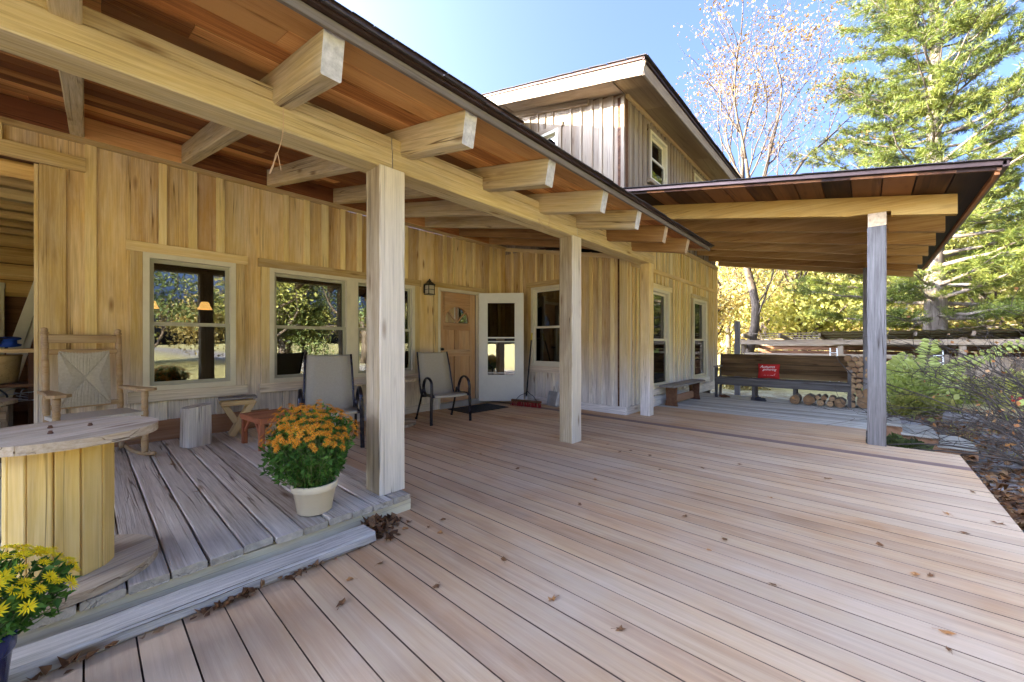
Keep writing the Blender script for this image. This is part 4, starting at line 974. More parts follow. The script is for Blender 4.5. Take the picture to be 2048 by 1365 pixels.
while z < .86:
    y = -.03 + rnd.uniform(-.02, .02); row = []
    while y < .24:
        r_ = rnd.uniform(.038, .06); row.append(log(9.15 + rnd.uniform(-.03, .03), y + r_ * .5, z + rnd.uniform(-.008, .008), r_)); y += r_ * 2.02
    for k, o in enumerate(row): o['label'] = '%s log in the %s row from the bottom of the firewood stack' % (('right', 'left')[k] if len(row) == 2 else ('right', 'middle', 'left', 'far left')[k], ORD[rw])
    z += .094; rw += 1
for (yy, r_, w_) in ((.985, .086, 'leftmost'), (.785, .092, 'second from the left'), (.35, .082, 'rightmost')): log(8.98, yy, r_, r_, .36, 'large round log under the pew bench, ' + w_, 'logs under the pew')
for (yy, z_, r_, w_) in ((.615, .055, .055, 'small log on the deck under the pew beside the second large log'), (.57, .145, .045, 'small log resting on top of two others under the pew'), (.485, .05, .05, 'small log on the deck under the pew beside the rightmost large log'), (.46, .14, .045, 'small log stacked nearest the rightmost large log under the pew'), (.66, .15, .035, 'smallest log wedged beside the second large log under the pew')): log(9.02, yy, z_, r_, .36, w_, 'small logs under the pew')
# tarp bundle / old shoes under the pew
def lump(name, L, sx, sy, sz, mat, lab, cat, seed):
    rs = np.random.RandomState(seed); V, F = [], []; n, m_ = 14, 8
    for j in range(m_ + 1):
        for i in range(n):
            a, b = 2 * math.pi * i / n, math.pi / 2 * j / m_
            k = 1 + .22 * math.sin(3 * a + seed) * math.cos(b) + rs.uniform(-.12, .12)
            V.append((sx * k * math.cos(a) * math.cos(b), sy * k * math.sin(a) * math.cos(b), sz * math.sin(b) * (1 + rs.uniform(-.15, .15))))
    for j in range(m_):
        for i in range(n): F.append((j * n + i, j * n + (i + 1) % n, (j + 1) * n + (i + 1) % n, (j + 1) * n + i))
    F.append(tuple(range(n - 1, -1, -1)))
    return tag(ob(name, me(V, F), mat, None, L), lab, cat)
lump('work_glove', T(8.86, 1.55, .0), .07, .13, .07, 'cable', 'crumpled dark cloth lying on the grey deck under the pew', 'cloth', 3)
lump('old_shoe', T(8.95, 2.2, .0), .06, .1, .05, 'brown', 'dark shoe-like bundle on the deck under the left end of the pew', 'bundle', 5)
# ------------------------------------------------------------------ potted mums
def blade_leaf(rs, p, d, ln, w):
    """a lobed leaf as two quads"""
    d = d / (np.linalg.norm(d) + 1e-9); s = np.cross(d, rs.normal(size=3)); s /= np.linalg.norm(s) + 1e-9; u = np.cross(s, d)
    return [p, p + d * ln * .4 + s * w + u * .15 * ln, p + d * ln + u * .02 * ln, p + d * ln * .4 - s * w + u * .15 * ln]
def mum(L, lab, potmat, pr_, ph, cen, rad, nfl, petal, nleaf, seed, fl=.02, skew=(0, 0)):
    rs = np.random.RandomState(seed)
    t = tag(empty('potted_mum', L), lab, 'potted plant')
    pt = ob('pot', lathem([(pr_ * .72, 0), (pr_ * .75, .004), (pr_ * .93, ph * .74), (pr_ * .96, ph * .75), (pr_, ph * .78), (pr_ * 1.02, ph * .98), (pr_ * 1.0, ph), (pr_ * .93, ph), (pr_ * .9, ph * .85)], 32), potmat, t)
    ob('soil', lathem([(pr_ * .91, ph * .84), (pr_ * .5, ph * .88)], 20), 'soil', t)
    V, F = [], []; c = np.array(cen)
    ph_ = rs.uniform(0, 6.28, 6)
    def lump_(v):
        return 1 + .1 * math.sin(2.6 * math.atan2(v[1], v[0]) + ph_[0]) + .08 * math.sin(5 * v[0] + ph_[1]) * math.sin(4 * v[2] + ph_[2]) + .06 * math.sin(9 * v[1] + ph_[3])
    def surf():
        while True:
            v = rs.normal(size=3); v /= np.linalg.norm(v)
            if v[2] > -.6: return v * lump_(v)
    SV, SF = [], []
    for k in range(nleaf // 9):
        v = surf(); base = np.array([rs.uniform(-.5, .5) * pr_, rs.uniform(-.5, .5) * pr_, ph * .85])
        tip = c + v * np.array(rad) * rs.uniform(.8, 1.0)
        mid = base * .4 + tip * .6 + np.array([v[0], v[1], -.2]) * rad[0] * .12
        a, b = tubeg([tuple(base), tuple(mid), tuple(tip)], [.0028, .002, .0013], 4); o = len(SV); SV += [tuple(q) for q in a]; SF += [tuple(i + o for i in f) for f in b]
        for q in range(9):
            f = rs.uniform(.25, 1.0); p = (base * (1 - f) + mid * f) if rs.rand() < .4 else (mid * (1 - f) + tip * f)
            d = v * .5 + rs.normal(size=3) * .6 + np.array([0, 0, .25]); qd = blade_leaf(rs, p, d, rs.uniform(.022, .042), rs.uniform(.006, .011))
            o = len(V); V += qd; F.append((o, o + 1, o + 2, o + 3))
    tag(ob('foliage', menp(np.array(V), np.array(F)), 'mumleaf', t), kind='stuff')
    tag(ob('stems', me(SV, SF), 'stemg', t), kind='stuff')
    fms = []
    for q in range(3):
        FV, FF = [], []
        for ring, (n, r1, tilt) in enumerate(((13, fl, .12), (11, fl * .72, .5), (7, fl * .42, 1.0))):
            for k in range(n):
                a = 2 * math.pi * (k + .5 * ring) / n + rs.uniform(-.1, .1); w = (4.4 if fl > .028 else 3.2) / n
                r0 = fl * .08; rr_ = r1 * rs.uniform(.85, 1.1); z1 = rr_ * math.tan(tilt) * .55 + rs.uniform(-.002, .002)
                o = len(FV)
                FV += [(r0 * math.cos(a), r0 * math.sin(a), 0), (.6 * rr_ * math.cos(a - w * .5), .6 * rr_ * math.sin(a - w * .5), z1 * .5), (rr_ * math.cos(a), rr_ * math.sin(a), z1), (.6 * rr_ * math.cos(a + w * .5), .6 * rr_ * math.sin(a + w * .5), z1 * .5)]
                FF.append((o, o + 1, o + 2, o + 3))
        fms.append(me(FV, FF))
    placed = []; tries = 0
    while len(placed) < nfl and tries < 20000:
        tries += 1
        v = surf()
        if v[2] < -.05 + .3 * rs.rand(): continue
        if rs.rand() > .45 + .65 * v[2]: continue
        p = c + v * np.array(rad) * rs.uniform(.93, 1.05)
        if any(np.linalg.norm(p - q) < fl * .95 for q in placed): continue
        placed.append(p)
        nv = Vector(v) + Vector((0, 0, .5)) + Vector(rs.normal(size=3)) * .25
        ob('blossom', fms[rs.randint(3)], petal, t, T(*[float(x) for x in p]) @ nv.normalized().to_track_quat('Z', 'Y').to_matrix().to_4x4() @ Matrix.Scale(rs.uniform(.75, 1.15), 4))
    return t
mum(T(.93, 2.46, .122), 'cream pot of orange chrysanthemums standing at the porch edge by the post', 'cream', .125, .175, (-.02, 0, .395), (.235, .235, .235), 260, 'petalo', 4200, 11, .026)
mum(T(-.25, 1.955, .002), 'blue pot of bright yellow chrysanthemums on the deck by the timber step', 'blue', .105, .25, (.045, .05, .33), (.165, .165, .145), 90, 'petaly', 1900, 12, .0285)
# ------------------------------------------------------------------ clutter seen through the left opening
wb = tag(empty('workbench', T(-.95, 6.5, .08)), 'cluttered wooden shelf unit inside the open log room', 'shelf')
for z, t in ((.97, .04), (.62, .03), (.45, .03)): bd('shelf_board', wb, 'pine' if z > .9 else 'brown', (-1.3, 0, z), (.6, 0, z), .5, t)
for x in (-1.28, .58): bd('upright', wb, 'brown', (x, .22, 0), (x, .22, .95), .05, .05, (1, 0, 0)); bd('upright', wb, 'brown', (x, -.22, 0), (x, -.22, .95), .05, .05, (1, 0, 0))
pts = []
for k in range(150):
    a = k * .42; r_ = .2 + .05 * math.sin(k * .37); pts.append((r_ * 1.3 * math.cos(a), r_ * .8 * math.sin(a), .012 + .06 * abs(math.sin(k * .23)) + .0003 * k))
tag(ob('cable_coil', tubem(pts, .006, 5), 'cable', None, T(-.8, 6.42, 1.07)), 'tangled dark cable coil on the top shelf in the log room', 'cable')
tag(ob('blue_cable_reel', lathem([(.02, 0), (.075, 0), (.08, .01), (.05, .02), (.05, .06), (.08, .07), (.075, .08), (.02, .08)], 18), 'bluec', None, T(-.52, 6.38, 1.1) @ RX(12)), 'bright blue cord reel on top of the shelf in the log room', 'reel')
can = [(.085, 0), (.088, .005), (.085, .012), (.085, .17), (.088, .178), (.083, .182), (.07, .176)]
for i, (x, y, z, mtl, lab) in enumerate(((-.98, 6.4, .715, 'tin', 'white and blue paint tin at the bottom of the pair on the shelf'), (-.98, 6.4, .9, 'yel', 'yellow labelled paint tin stacked on another tin'))):
    c_ = tag(empty('paint_can', T(x, y, z)), lab, 'paint can'); ob('body', lathem(can, 20), 'tin', c_); ob('paper_label', lathem([(.0862, .03), (.0862, .15)], 20, True, False), mtl if mtl == 'yel' else 'bluec', c_); ob('wire_handle', tubem(bez([(-.088, 0, .15), (-.05, -.08, .1), (.05, -.08, .1), (.088, 0, .15)], 5), .002, 5), 'galv', c_)
bt = tag(empty('bottle', T(-.74, 6.36, .715)), 'orange plastic bottle beside the paint tins on the shelf', 'bottle'); ob('body', lathem([(.03, 0), (.035, .01), (.035, .12), (.03, .15), (.014, .17)], 14), 'orange', bt); ob('cap', lathem([(.015, .168), (.015, .195), (.012, .2)], 12), 'redp', bt)
bk = tag(ob('bucket', lathem([(.13, 0), (.135, .005), (.165, .27), (.172, .28), (.165, .29), (.155, .28), (.125, .02)], 20), 'pine', None, T(-.62, 6.62, .715)), 'tan bucket on the second shelf in the log room', 'bucket')
P = []
for k in range(16):
    p0 = (rnd.uniform(-.5, .3), rnd.uniform(-.2, .1), rnd.uniform(0, .06)); pp = [p0]
    for q in range(5): pp.append((pp[-1][0] + rnd.uniform(-.2, .2), pp[-1][1] + rnd.uniform(-.08, .08), max(.0, min(.16, pp[-1][2] + rnd.uniform(-.08, .08)))))
    P.append(tubeg(bez(pp, 4), .005, 5))
tag(ob('wire_tangle', me(*joinvf(P)), 'galv', None, T(-.75, 6.35, .55)), 'tangle of grey wires on the lowest shelf in the log room', 'wires')
tag(ob('power_cord', tubem(bez([(-.75, 6.23, 1.07), (-.72, 6.2, .9), (-.6, 6.2, .72), (-.52, 6.22, .6), (-.6, 6.2, .5)], 5), .008, 6), 'cable'), 'grey cord hanging down the front of the shelf in the log room', 'cord')
for i, (x, d) in enumerate(((-.5, .1), (-.44, .13))):
    tag(bd('leaning_board', None, 'vinyl', (x - .28, 7.3, .08), (x + .12, 7.6 + d, 1.95), .1, .022, (0, -1, 0)), ['narrow pale board leaning in the log room, left of the pair', 'narrow pale board leaning in the log room, right of the pair'][i], 'board')
cs = tag(empty('spare_spool', T(-.72, 5.75, .085)), 'grey spool top on a slatted crate in the log room doorway', 'spool')
disc_planks('plank', cs, 'spoolt', .3, 3, .03, .5, 10)
for z in (.1, .25, .4): bd('crate_slat', cs, 'shed', (-.25, -.2, z), (.25, -.2, z), .09, .02, (0, -1, 0)); bd('crate_slat', cs, 'shed', (-.25, .2, z), (.25, .2, z), .09, .02, (0, -1, 0))
for x in (-.24, .24): bd('corner_post', cs, 'shed', (x, -.17, 0), (x, -.17, .49), .04, .04, (1, 0, 0)); bd('corner_post', cs, 'shed', (x, .17, 0), (x, .17, .49), .04, .04, (1, 0, 0))
# lit pendant lamps inside
for i, (x, y, z) in enumerate(((.62, 7.5, 1.62), (1.18, 7.2, 1.62))):
    p = tag(empty('pendant_lamp', T(x, y, z)), ['small lit pendant lamp seen at the left in the first window', 'small lit pendant lamp seen at the centre of the first window'][i], 'lamp')
    ob('shade', lathem([(.035, .11), (.05, .1), (.065, .05), (.09, 0)], 20, True, False), 'lampsh', p); ob('cord', tubem([(0, 0, .11), (0, 0, 1.2)], .004, 5), 'iron', p)
# ------------------------------------------------------------------ steps down from the grey deck
sp = tag(empty('wooden_steps', T(8.45, -.5, -.46)), 'wooden steps with scalloped metal-edged treads going down from the grey deck', 'steps')
def wavem(l, w, t):
    V, F = [], []; n = 44
    for i in range(n + 1):
        x = -l / 2 + l * i / n; f = .008 * math.sin(i * math.pi)
        V += [(x, -w / 2, -t / 2 - (.012 if i % 2 else 0)), (x, w / 2, -t / 2), (x, w / 2, t / 2), (x, -w / 2, t / 2)]
    for i in range(n):
        for k in range(4): a, b = i * 4 + k, i * 4 + (k + 1) % 4; F.append((a, b, b + 4, a + 4))
    F += [(3, 2, 1, 0), (n * 4, n * 4 + 1, n * 4 + 2, n * 4 + 3)]
    return me(V, F)
for k, (yc, z) in enumerate(((-.19, -.075), (-.55, -.19), (-.91, -.305))):
    # scalloped lip towards the viewer (-X): local -y
    t_ = ob('tread', wavem(.37, .9, .03), 'gdeck', sp, inv(sp) @ T(8.45, yc, z) @ RZ(-90))
for x in (8.05, 8.85):
    V = [(x, .0, -.1), (x, .0, -.3), (x, -.95, -.46), (x, -1.1, -.46), (x, -1.1, -.33), (x, -.74, -.33), (x, -.74, -.215), (x, -.38, -.215), (x, -.38, -.1)]
    n = len(V); V += [(x + .04, b, c) for a, b, c in V]
    ob('stringer', me(V, [tuple(range(n)), tuple(range(2 * n - 1, n - 1, -1))] + [(j, n + j, n + (j + 1) % n, (j + 1) % n) for j in range(n)]), 'baseb', sp, inv(sp))
for yc, z in ((-.02, -.16), (-.375, -.27), (-.735, -.385)): wbd('riser', sp, 'brown', (8.1, yc, z), (8.84, yc, z), .11, .02, (0, -1, 0))
wbd('loose_plank', sp, 'gdeck', (7.2, -.3, -.3), (7.95, -.42, -.28), .16, .03)
# ------------------------------------------------------------------ open shed in the background
sh = tag(empty('open_shed', T(14.5, -3, -.45)), 'long open-fronted shed with corrugated roof behind the pew bench', 'shed')
SI = inv(sh)
def sroof(y0, y1, x0, x1, z0, z1, mat='corr', nm='roof_sheet'):
    n = int((y1 - y0) / .05); V, F = [], []
    for i in range(n + 1):
        y = y0 + (y1 - y0) * i / n; dz = .016 * math.sin(i * math.pi / 2)
        V += [(x0, y, z0 + dz), (x1, y, z1 + dz)]
    F = [(2 * i, 2 * i + 1, 2 * i + 3, 2 * i + 2) for i in range(n)]
    b0 = len(V); V += [(x, y, z - .004) for x, y, z in V]; F += [tuple(i + b0 for i in f[::-1]) for f in F[:n]]
    return ob(nm, me(V, F, True), mat, sh, SI)
for k in range(8): sroof(1.15 - 1.55 * (k + 1), 1.13 - 1.55 * k, 13.7, 17.5, 1.42, 1.2)
y = 2.9
while y > -11.5:
    wbd('rafter', sh, 'shed', (13.75, y, 1.32), (17.4, y, 1.1), .05, .13, (.06, 0, 1)); y -= .95
for x in (13.9, 15, 16.2, 17.2):
    z = 1.405 - (x - 13.7) * .058
    wbd('purlin', sh, 'shed', (x, -11.4, z - .012), (x, 3.0, z - .012), .09, .03, (0, 0, 1))
wbd('front_beam', sh, 'shed', (13.95, -11.5, 1.07), (13.95, 3.05, 1.07), .16, .06, (-1, 0, 0))
wbd('rear_beam', sh, 'shed', (17.2, -11.5, 1.0), (17.2, 3.05, 1.0), .16, .06, (-1, 0, 0))
for y in (2.95, .55, -1.7, -4.4, -7.4, -11.3):
    wbd('post', sh, 'shed', (14.02, y, -.5), (14.02, y, 1.2), .12, .1, (1, 0, 0)); wbd('post', sh, 'shed', (17.3, y, -.5), (17.3, y, 1.1), .12, .1, (1, 0, 0))
for i in range(7):
    z = -.25 + i * .22
    wbd('rear_board', sh, 'brown', (17.25, -11.4, z), (17.25, 3, z), .2, .025, (-1, 0, 0))
y = -1.2
while y > -5.2:
    wbd('front_board', sh, 'shed', (14.1, y, -.45), (14.1, y, .68 + rnd.uniform(-.03, .03)), .19, .022, (-1, 0, 0)); y -= .2
for k in range(4): wbd('side_board', sh, 'shed', (14.0, 2.98, .0 + k * .3), (17.3, 2.98, .0 + k * .3), .16, .025, (0, 1, 0))
wbd('rail', sh, 'shed', (13.98, -.9, .62), (13.98, 2.9, .62), .12, .03, (-1, 0, 0))
sh.location = (17.6, -3.6, -.4); sh.scale = (1, 1.2, 1.02); WM[sh.name] = T(17.6, -3.6, -.4)
# things in the shed
for i, (x, y, z, sx, sy, sz, m_, lab) in enumerate(((18.7, -.2, -.45, .5, .7, .8, 'brown', 'dark wooden crate in the shed behind the pew'), (19, -6.6, -.45, .6, .9, 1., 'brown', 'big dark crate deep in the shed at the right'))):
    c_ = tag(empty('crate', T(x, y, z)), lab, 'crate')
    for k in range(5): bd('slat', c_, m_, (-sx, -sy, .1 + k * sz / 5), (-sx, sy, .1 + k * sz / 5), sz / 6, .03, (-1, 0, 0)); bd('slat', c_, m_, (-sx, -sy, .1 + k * sz / 5), (sx, -sy, .1 + k * sz / 5), sz / 6, .03, (0, -1, 0))
    for s in (-1, 1): bd('corner', c_, m_, (-sx + .02, s * sy, 0), (-sx + .02, s * sy, sz + .05), .06, .06, (1, 0, 0))
def stepladder(L, lab, h=1.25):
    l = tag(empty('ladder', L), lab, 'ladder')
    for s in (-1, 1): bd('rail', l, 'white', (s * .13, 0, 0), (s * .09, .1, h), .04, .025, (1, 0, 0))
    for k in range(6): bd('rung', l, 'white', (-.125 + .006 * k, .0 + .1 * k / 6, .15 + k * h / 6.4), (.125 - .006 * k, .1 * k / 6, .15 + k * h / 6.4), .05, .02)
stepladder(T(16.85, .8, -.45) @ RZ(-70), 'white ladder leaning on the shed post behind the pew bench', 1.4)
stepladder(T(16.8, -1.55, -.45) @ RZ(-85), 'white ladder standing against the shed beside the tall leafy stalk', 1.35)
tag(ob('red_bucket', lathem([(.1, 0), (.13, .24), (.14, .25), (.12, .25), (.09, .02)], 16), 'redp', None, T(15.3, -1.48, -.44)), 'small red bucket among the leaves in front of the shed', 'bucket')
rc = tag(empty('fuel_can', T(15.7, -2.85, -.44) @ RZ(30)), 'red plastic fuel can at the right edge behind the bare shrub', 'can'); ob('body', boxm(.3, .2, .26, .04, 3), 'redp', rc, T(0, 0, .13)); ob('spout', tubem([(.08, 0, .25), (.14, 0, .34)], .02, 8), 'yel', rc); ob('handle', tubem(bez([(-.12, 0, .25), (-.06, 0, .31), (.03, 0, .31), (.06, 0, .26)], 4), .014, 6), 'redp', rc)
tag(ob('stone_block', boxm(.5, .22, .2, .02, 4, .012), 'conc', None, T(11.7, -1.4, -.37) @ RZ(70)), 'grey stone block on the ground below the leafy plants', 'stone')
pp = tag(bd('fence_post', None, 'postg', (12.6, 2.75, -.5), (12.6, 2.75, 1.75), .13, .12, (1, 0, 0), n=5, jit=.003), 'grey weathered post rising behind the left end of the pew', 'post')
# ------------------------------------------------------------------ vegetation helpers
def leaves(P, D, rs, ln, w, fold=.25):
    """P points (n,3), D directions (n,3) -> quads"""
    n = len(P); D = D / (np.linalg.norm(D, axis=1, keepdims=True) + 1e-9)
    S = np.cross(D, rs.normal(size=(n, 3))); S /= np.linalg.norm(S, axis=1, keepdims=True) + 1e-9
    L = (ln * rs.uniform(.7, 1.3, n))[:, None]; W = (w * rs.uniform(.7, 1.3, n))[:, None]; U = np.cross(S, D)
    V = np.stack([P, P + D * L * .45 + S * W + U * L * fold * .4, P + D * L, P + D * L * .45 - S * W + U * L * fold * .4], 1).reshape(-1, 3)
    return V, np.arange(4 * n).reshape(n, 4)
def grow(rs, base, d, ln, rad, depth, out, tips, spread=.6, seg=4, kids=(2, 3), up=.25, shrink=.68, wob=.18, lean=None):
    pts = [np.array(base, float)]; d = np.array(d, float); d /= np.linalg.norm(d)
    for i in range(seg):
        d = d + rs.normal(size=3) * wob; d[2] += up * .15; d /= np.linalg.norm(d)
        pts.append(pts[-1] + d * ln / seg)
    e = rad * (.62 if depth else .3)
    out.append((pts, [rad + (e - rad) * i / seg for i in range(seg + 1)], 8 if rad > .12 else 6 if rad > .04 else 4 if rad > .012 else 3))
    if depth == 0:
        tips.append((pts[-1], d)); tips.append((pts[-2], d)); return
    for q in range(rs.randint(kids[0], kids[1] + 1)):
        f = 1.0 if q == 0 else rs.uniform(.35, .95); j = min(seg, int(f * seg)); p = pts[j]
        k = np.cross(d, rs.normal(size=3)); k /= np.linalg.norm(k) + 1e-9
        nd = d * (1 - spread * .5) + k * spread * rs.uniform(.6, 1.2) * (.5 if q == 0 else 1); nd[2] += up * .5
        grow(rs, p, nd, ln * shrink * rs.uniform(.75, 1.15), rad * (.62 if q == 0 else .45), depth - 1, out, tips, spread, max(3, seg - 0), kids, up, shrink, wob)
def treemesh(out):
    P = [tubeg([tuple(q) for q in p], list(r), s) for p, r, s in out]
    return me(*joinvf(P), smooth=True)
# bare tree with a few yellow leaves
def baretree(L, lab, seed, h=1., nleaf=5200, mat='yleaf', trunk=5.2):
    rs = np.random.RandomState(seed); out, tips = [], []
    t = tag(empty('deciduous_tree', L), lab, 'tree')
    tp_ = [np.array((.16 * math.sin(1.1 * q + seed), .2 * math.cos(.9 * q), trunk * q / 8)) for q in range(8)] + [np.array((.1, .05, trunk))]
    out.append((tp_, [(.19 - .008 * q) * h * (1.25 if q == 0 else 1) for q in range(9)], 10))
    for q in range(4): grow(rs, tp_[3 + q], (rs.normal(), rs.normal(), .7), 1.6 * h, .04 * h, 3, out, tips, .6, 4, (2, 3), .2, .7, .14)
    for q in range(6):
        a = 2 * math.pi * q / 6 + rs.uniform(-.4, .4); s = (.62 if q % 2 else .34) if q else .05
        grow(rs, (.1, .05, trunk - .1), (math.cos(a) * s, math.sin(a) * s, 1), 3.3 * h * rs.uniform(.85, 1.1), .085 * h, 5, out, tips, .62, 5, (2, 3), .3, .74, .1)
    tr = [o for o in out if o[1][0] > .035]; tw_ = [o for o in out if o[1][0] <= .035]
    ob('trunk', treemesh(tr), 'bark', t); tag(ob('twigs', treemesh(tw_), 'bark', t), kind='stuff')
    tp = np.array([p for p, d in tips]); cl = tp[rs.choice(len(tp), nleaf)]
    keep = (np.sin(cl[:, 0] * 1.9) + np.sin(cl[:, 1] * 2.3 + 1) + np.sin(cl[:, 2] * 1.6)) > -.9
    cl = cl[keep] + rs.normal(size=(keep.sum(), 3)) * .16
    D = rs.normal(size=cl.shape); D[:, 2] -= .6
    ob('crown', menp(*leaves(cl, D, rs, .09, .036)), mat, t)
    return t
baretree(T(18.2, 3.5, -.4), 'tall half-bare tree with sparse yellow leaves rising behind the roofs', 21, 1.0, 6500, 'yleaf', 6.0)
baretree(T(24.5, 2.6, -.4) @ RZ(70), 'slender bare tree between the yellow tree and the pine', 5, .72, 700, 'yleaf', 4.2)
# white pine
def pine(L, lab, seed, h=17., r0=.3, dens=1., crown=4.6, zlow=2.2, mesh=None):
    t = tag(empty('pine_tree', L), lab, 'tree')
    if mesh is None:
        rs = np.random.RandomState(seed); out = []; NP, ND, BP = [], [], []
        out.append(([np.array((.05 * math.sin(z), .04 * math.cos(z * 1.3), z)) for z in np.linspace(0, h, 14)], [r0 * (1 - .93 * i / 13) + .01 for i in range(14)], 10))
        z = zlow; w = 0
        while z < h - .3:
            f = (z - zlow) / (h - zlow)
            nb = rs.randint(4, 7); a0 = rs.uniform(0, 6.28)
            for b in range(nb):
                a = a0 + 6.283 * b / nb + rs.uniform(-.25, .25)
                ln = crown * (1 - f) ** .7 * rs.uniform(.6, 1.08) * (.75 if f < .08 else 1) + .25
                d = np.array([math.cos(a), math.sin(a), rs.uniform(.02, .25) + .5 * f]); pts = [np.array([0, 0, z + rs.uniform(-.15, .15)])]
                for i in range(7):
                    dd = d + np.array([0, 0, -.22 + .075 * i]) + rs.normal(size=3) * .07
                    pts.append(pts[-1] + dd / np.linalg.norm(dd) * ln / 7)
                rb = r0 * .22 * (1 - f) + .012
                out.append((pts, [rb * (1 - i / 7.6) for i in range(8)], 5))
                side = np.cross(d, [0, 0, 1.]); side /= np.linalg.norm(side)
                for i in range(int(ln * 5.0 * dens) + 3):               # side twigs lie flat: layered plates
                    u = rs.uniform(.22, 1.); k = min(6, int(u * 7)); p = pts[k] + (pts[k + 1] - pts[k]) * (u * 7 - k)
                    td = side * rs.choice([-1, 1]) * rs.uniform(.4, 1.) + d * rs.uniform(.3, 1.) + np.array([0, 0, rs.uniform(-.12, .3)]); td /= np.linalg.norm(td)
                    tl = ln * rs.uniform(.14, .3) * (1.15 - .5 * u) + .15
                    q2 = p + td * tl; q2[2] -= tl * .05
                    out.append(([p, (p + q2) / 2 + [0, 0, .02], q2], [.011, .008, .004], 3))
                    nt_ = int((tl / .105 + 1))
                    for j in range(nt_):
                        c = p + (q2 - p) * ((j + 1) / nt_) + rs.normal(size=3) * .035
                        m = 17; NP.append(np.repeat(c[None], m, 0)); nd = rs.normal(size=(m, 3)) * .75 + td * .95; nd[:, 2] += .22; ND.append(nd)
            z += rs.uniform(.42, .7) * (1 - .3 * f)
        NP = np.concatenate(NP); ND = np.concatenate(ND)
        mesh = (treemesh(out), menp(*leaves(NP, ND, rs, .19, .007, .1)))
    ob('trunk', mesh[0], 'barkp', t); ob('crown', mesh[1], 'pineleaf', t)
    return mesh
pm = pine(T(20.2, -1.75, -.4), 'large white pine with layered yellow-green boughs at the right', 4, 18.5, .33, 1., 5.2, 2.4)
pine(T(27, -9.5, -.3) @ RZ(140) @ Matrix.Scale(.85, 4), 'second pine standing further right behind the bare shrub', 4, mesh=pm)
pine(T(30.5, -4.3, -.3) @ RZ(250) @ Matrix.Scale(.62, 4), 'smaller pine behind the shed roof to the right of the post', 4, mesh=pm)
# leafy trees behind
def broad(seed, h, r, n, ln=.17):
    rs = np.random.RandomState(seed); out, tips = [], []
    out.append(([np.array((0, 0, 0)), np.array((.1, 0, h * .16)), np.array((.05, .1, h * .34))], [.2, .16, .13], 8))
    for q in range(4):
        a = 1.57 * q + rs.uniform(-.5, .5); grow(rs, (.06, .05, h * (.14 + .06 * q)), (math.cos(a) * .7, math.sin(a) * .7, .8), h * .32, .09, 3, out, tips, .7, 4, (2, 3), .2, .7, .15)
    P = []
    for p, d in tips:
        m = rs.randint(1, 3)
        for _ in range(m): P.append((p + rs.normal(size=3) * .35, rs.uniform(.35, .8)))
    for k in range(26):
        v = rs.normal(size=3); v /= np.linalg.norm(v); P.append((np.array([0, 0, h * .58]) + v * np.array([r, r, h * .42]) * rs.uniform(.5, 1.), rs.uniform(.5, 1.1)))
    w = np.array([q[1] ** 2 for q in P]); w /= w.sum(); idx = rs.choice(len(P), n, p=w)
    C = np.array([P[i][0] for i in idx]); S = np.array([P[i][1] for i in idx])
    v = rs.normal(size=(n, 3)); v /= np.linalg.norm(v, axis=1, keepdims=True)
    Q = C + v * (S * rs.uniform(.35, 1., n) ** .6)[:, None]; Q[:, 2] = np.maximum(Q[:, 2], .05)
    D = rs.normal(size=(n, 3)); D[:, 2] -= .3
    return treemesh(out), leaves(Q, D, rs, ln, ln * .33)
kinds = []
for i, (sd_, h, r) in enumerate(((1, 7.5, 2.6), (2, 9., 3.), (3, 4.2, 2.2))):
    tm_, (V, F) = broad(sd_, h, r, 5600 if i < 2 else 5000)
    kinds.append((tm_, [menp(V, F) for _ in range(3)]))
LM = ['tleaf1', 'tleaf2', 'tleaf3']
def leafy(x, y, k, c, s, rot, lab, grp='trees behind the shed'):
    t = tag(empty('broadleaf_tree', T(x, y, -.4 + .012 * max(0, x - 16)) @ RZ(rot) @ Matrix.Scale(s, 4)), lab, 'tree', grp)
    ob('trunk', kinds[k][0], 'bark', t); ob('crown', kinds[k][1][c], LM[c], t)
leafy(23.0, 6.2, 1, 1, 1.0, 10, 'yellowing tree behind the left part of the shed')
leafy(27.5, 4.4, 0, 0, 1.05, 60, 'yellow-green tree over the middle of the pew bench')
leafy(25.0, 2.2, 2, 0, 1.25, 100, 'low bushy yellow-green tree behind the shed over the red pillow')
leafy(29.5, 1.4, 1, 1, 1.0, 200, 'golden tree behind the shed left of the right-hand post')
leafy(24.5, -4.6, 0, 0, .95, 300, 'bright yellow-green tree behind the tall leafy stalks')
leafy(22.5, -6.6, 2, 0, 1.2, 30, 'low bright bushy tree above the shed roof at the right')
leafy(30.0, -8.0, 1, 2, 1.05, 80, 'dull green tree far right behind the pines')
leafy(20.5, 7.4, 2, 1, 1.3, 150, 'brownish low tree at the house corner behind the shed')
leafy(36.0, 8.5, 1, 2, 1.1, 15, 'dull green tree in the far woods left of the shed')
leafy(38.0, 3.5, 1, 0, 1.15, 75, 'pale green tree in the far woods above the shed')
leafy(37.0, -2.0, 1, 1, 1.1, 135, 'tan tree in the far woods behind the white pine')
leafy(38.0, -8.5, 1, 0, 1.2, 195, 'pale green tree in the far woods at the right edge')
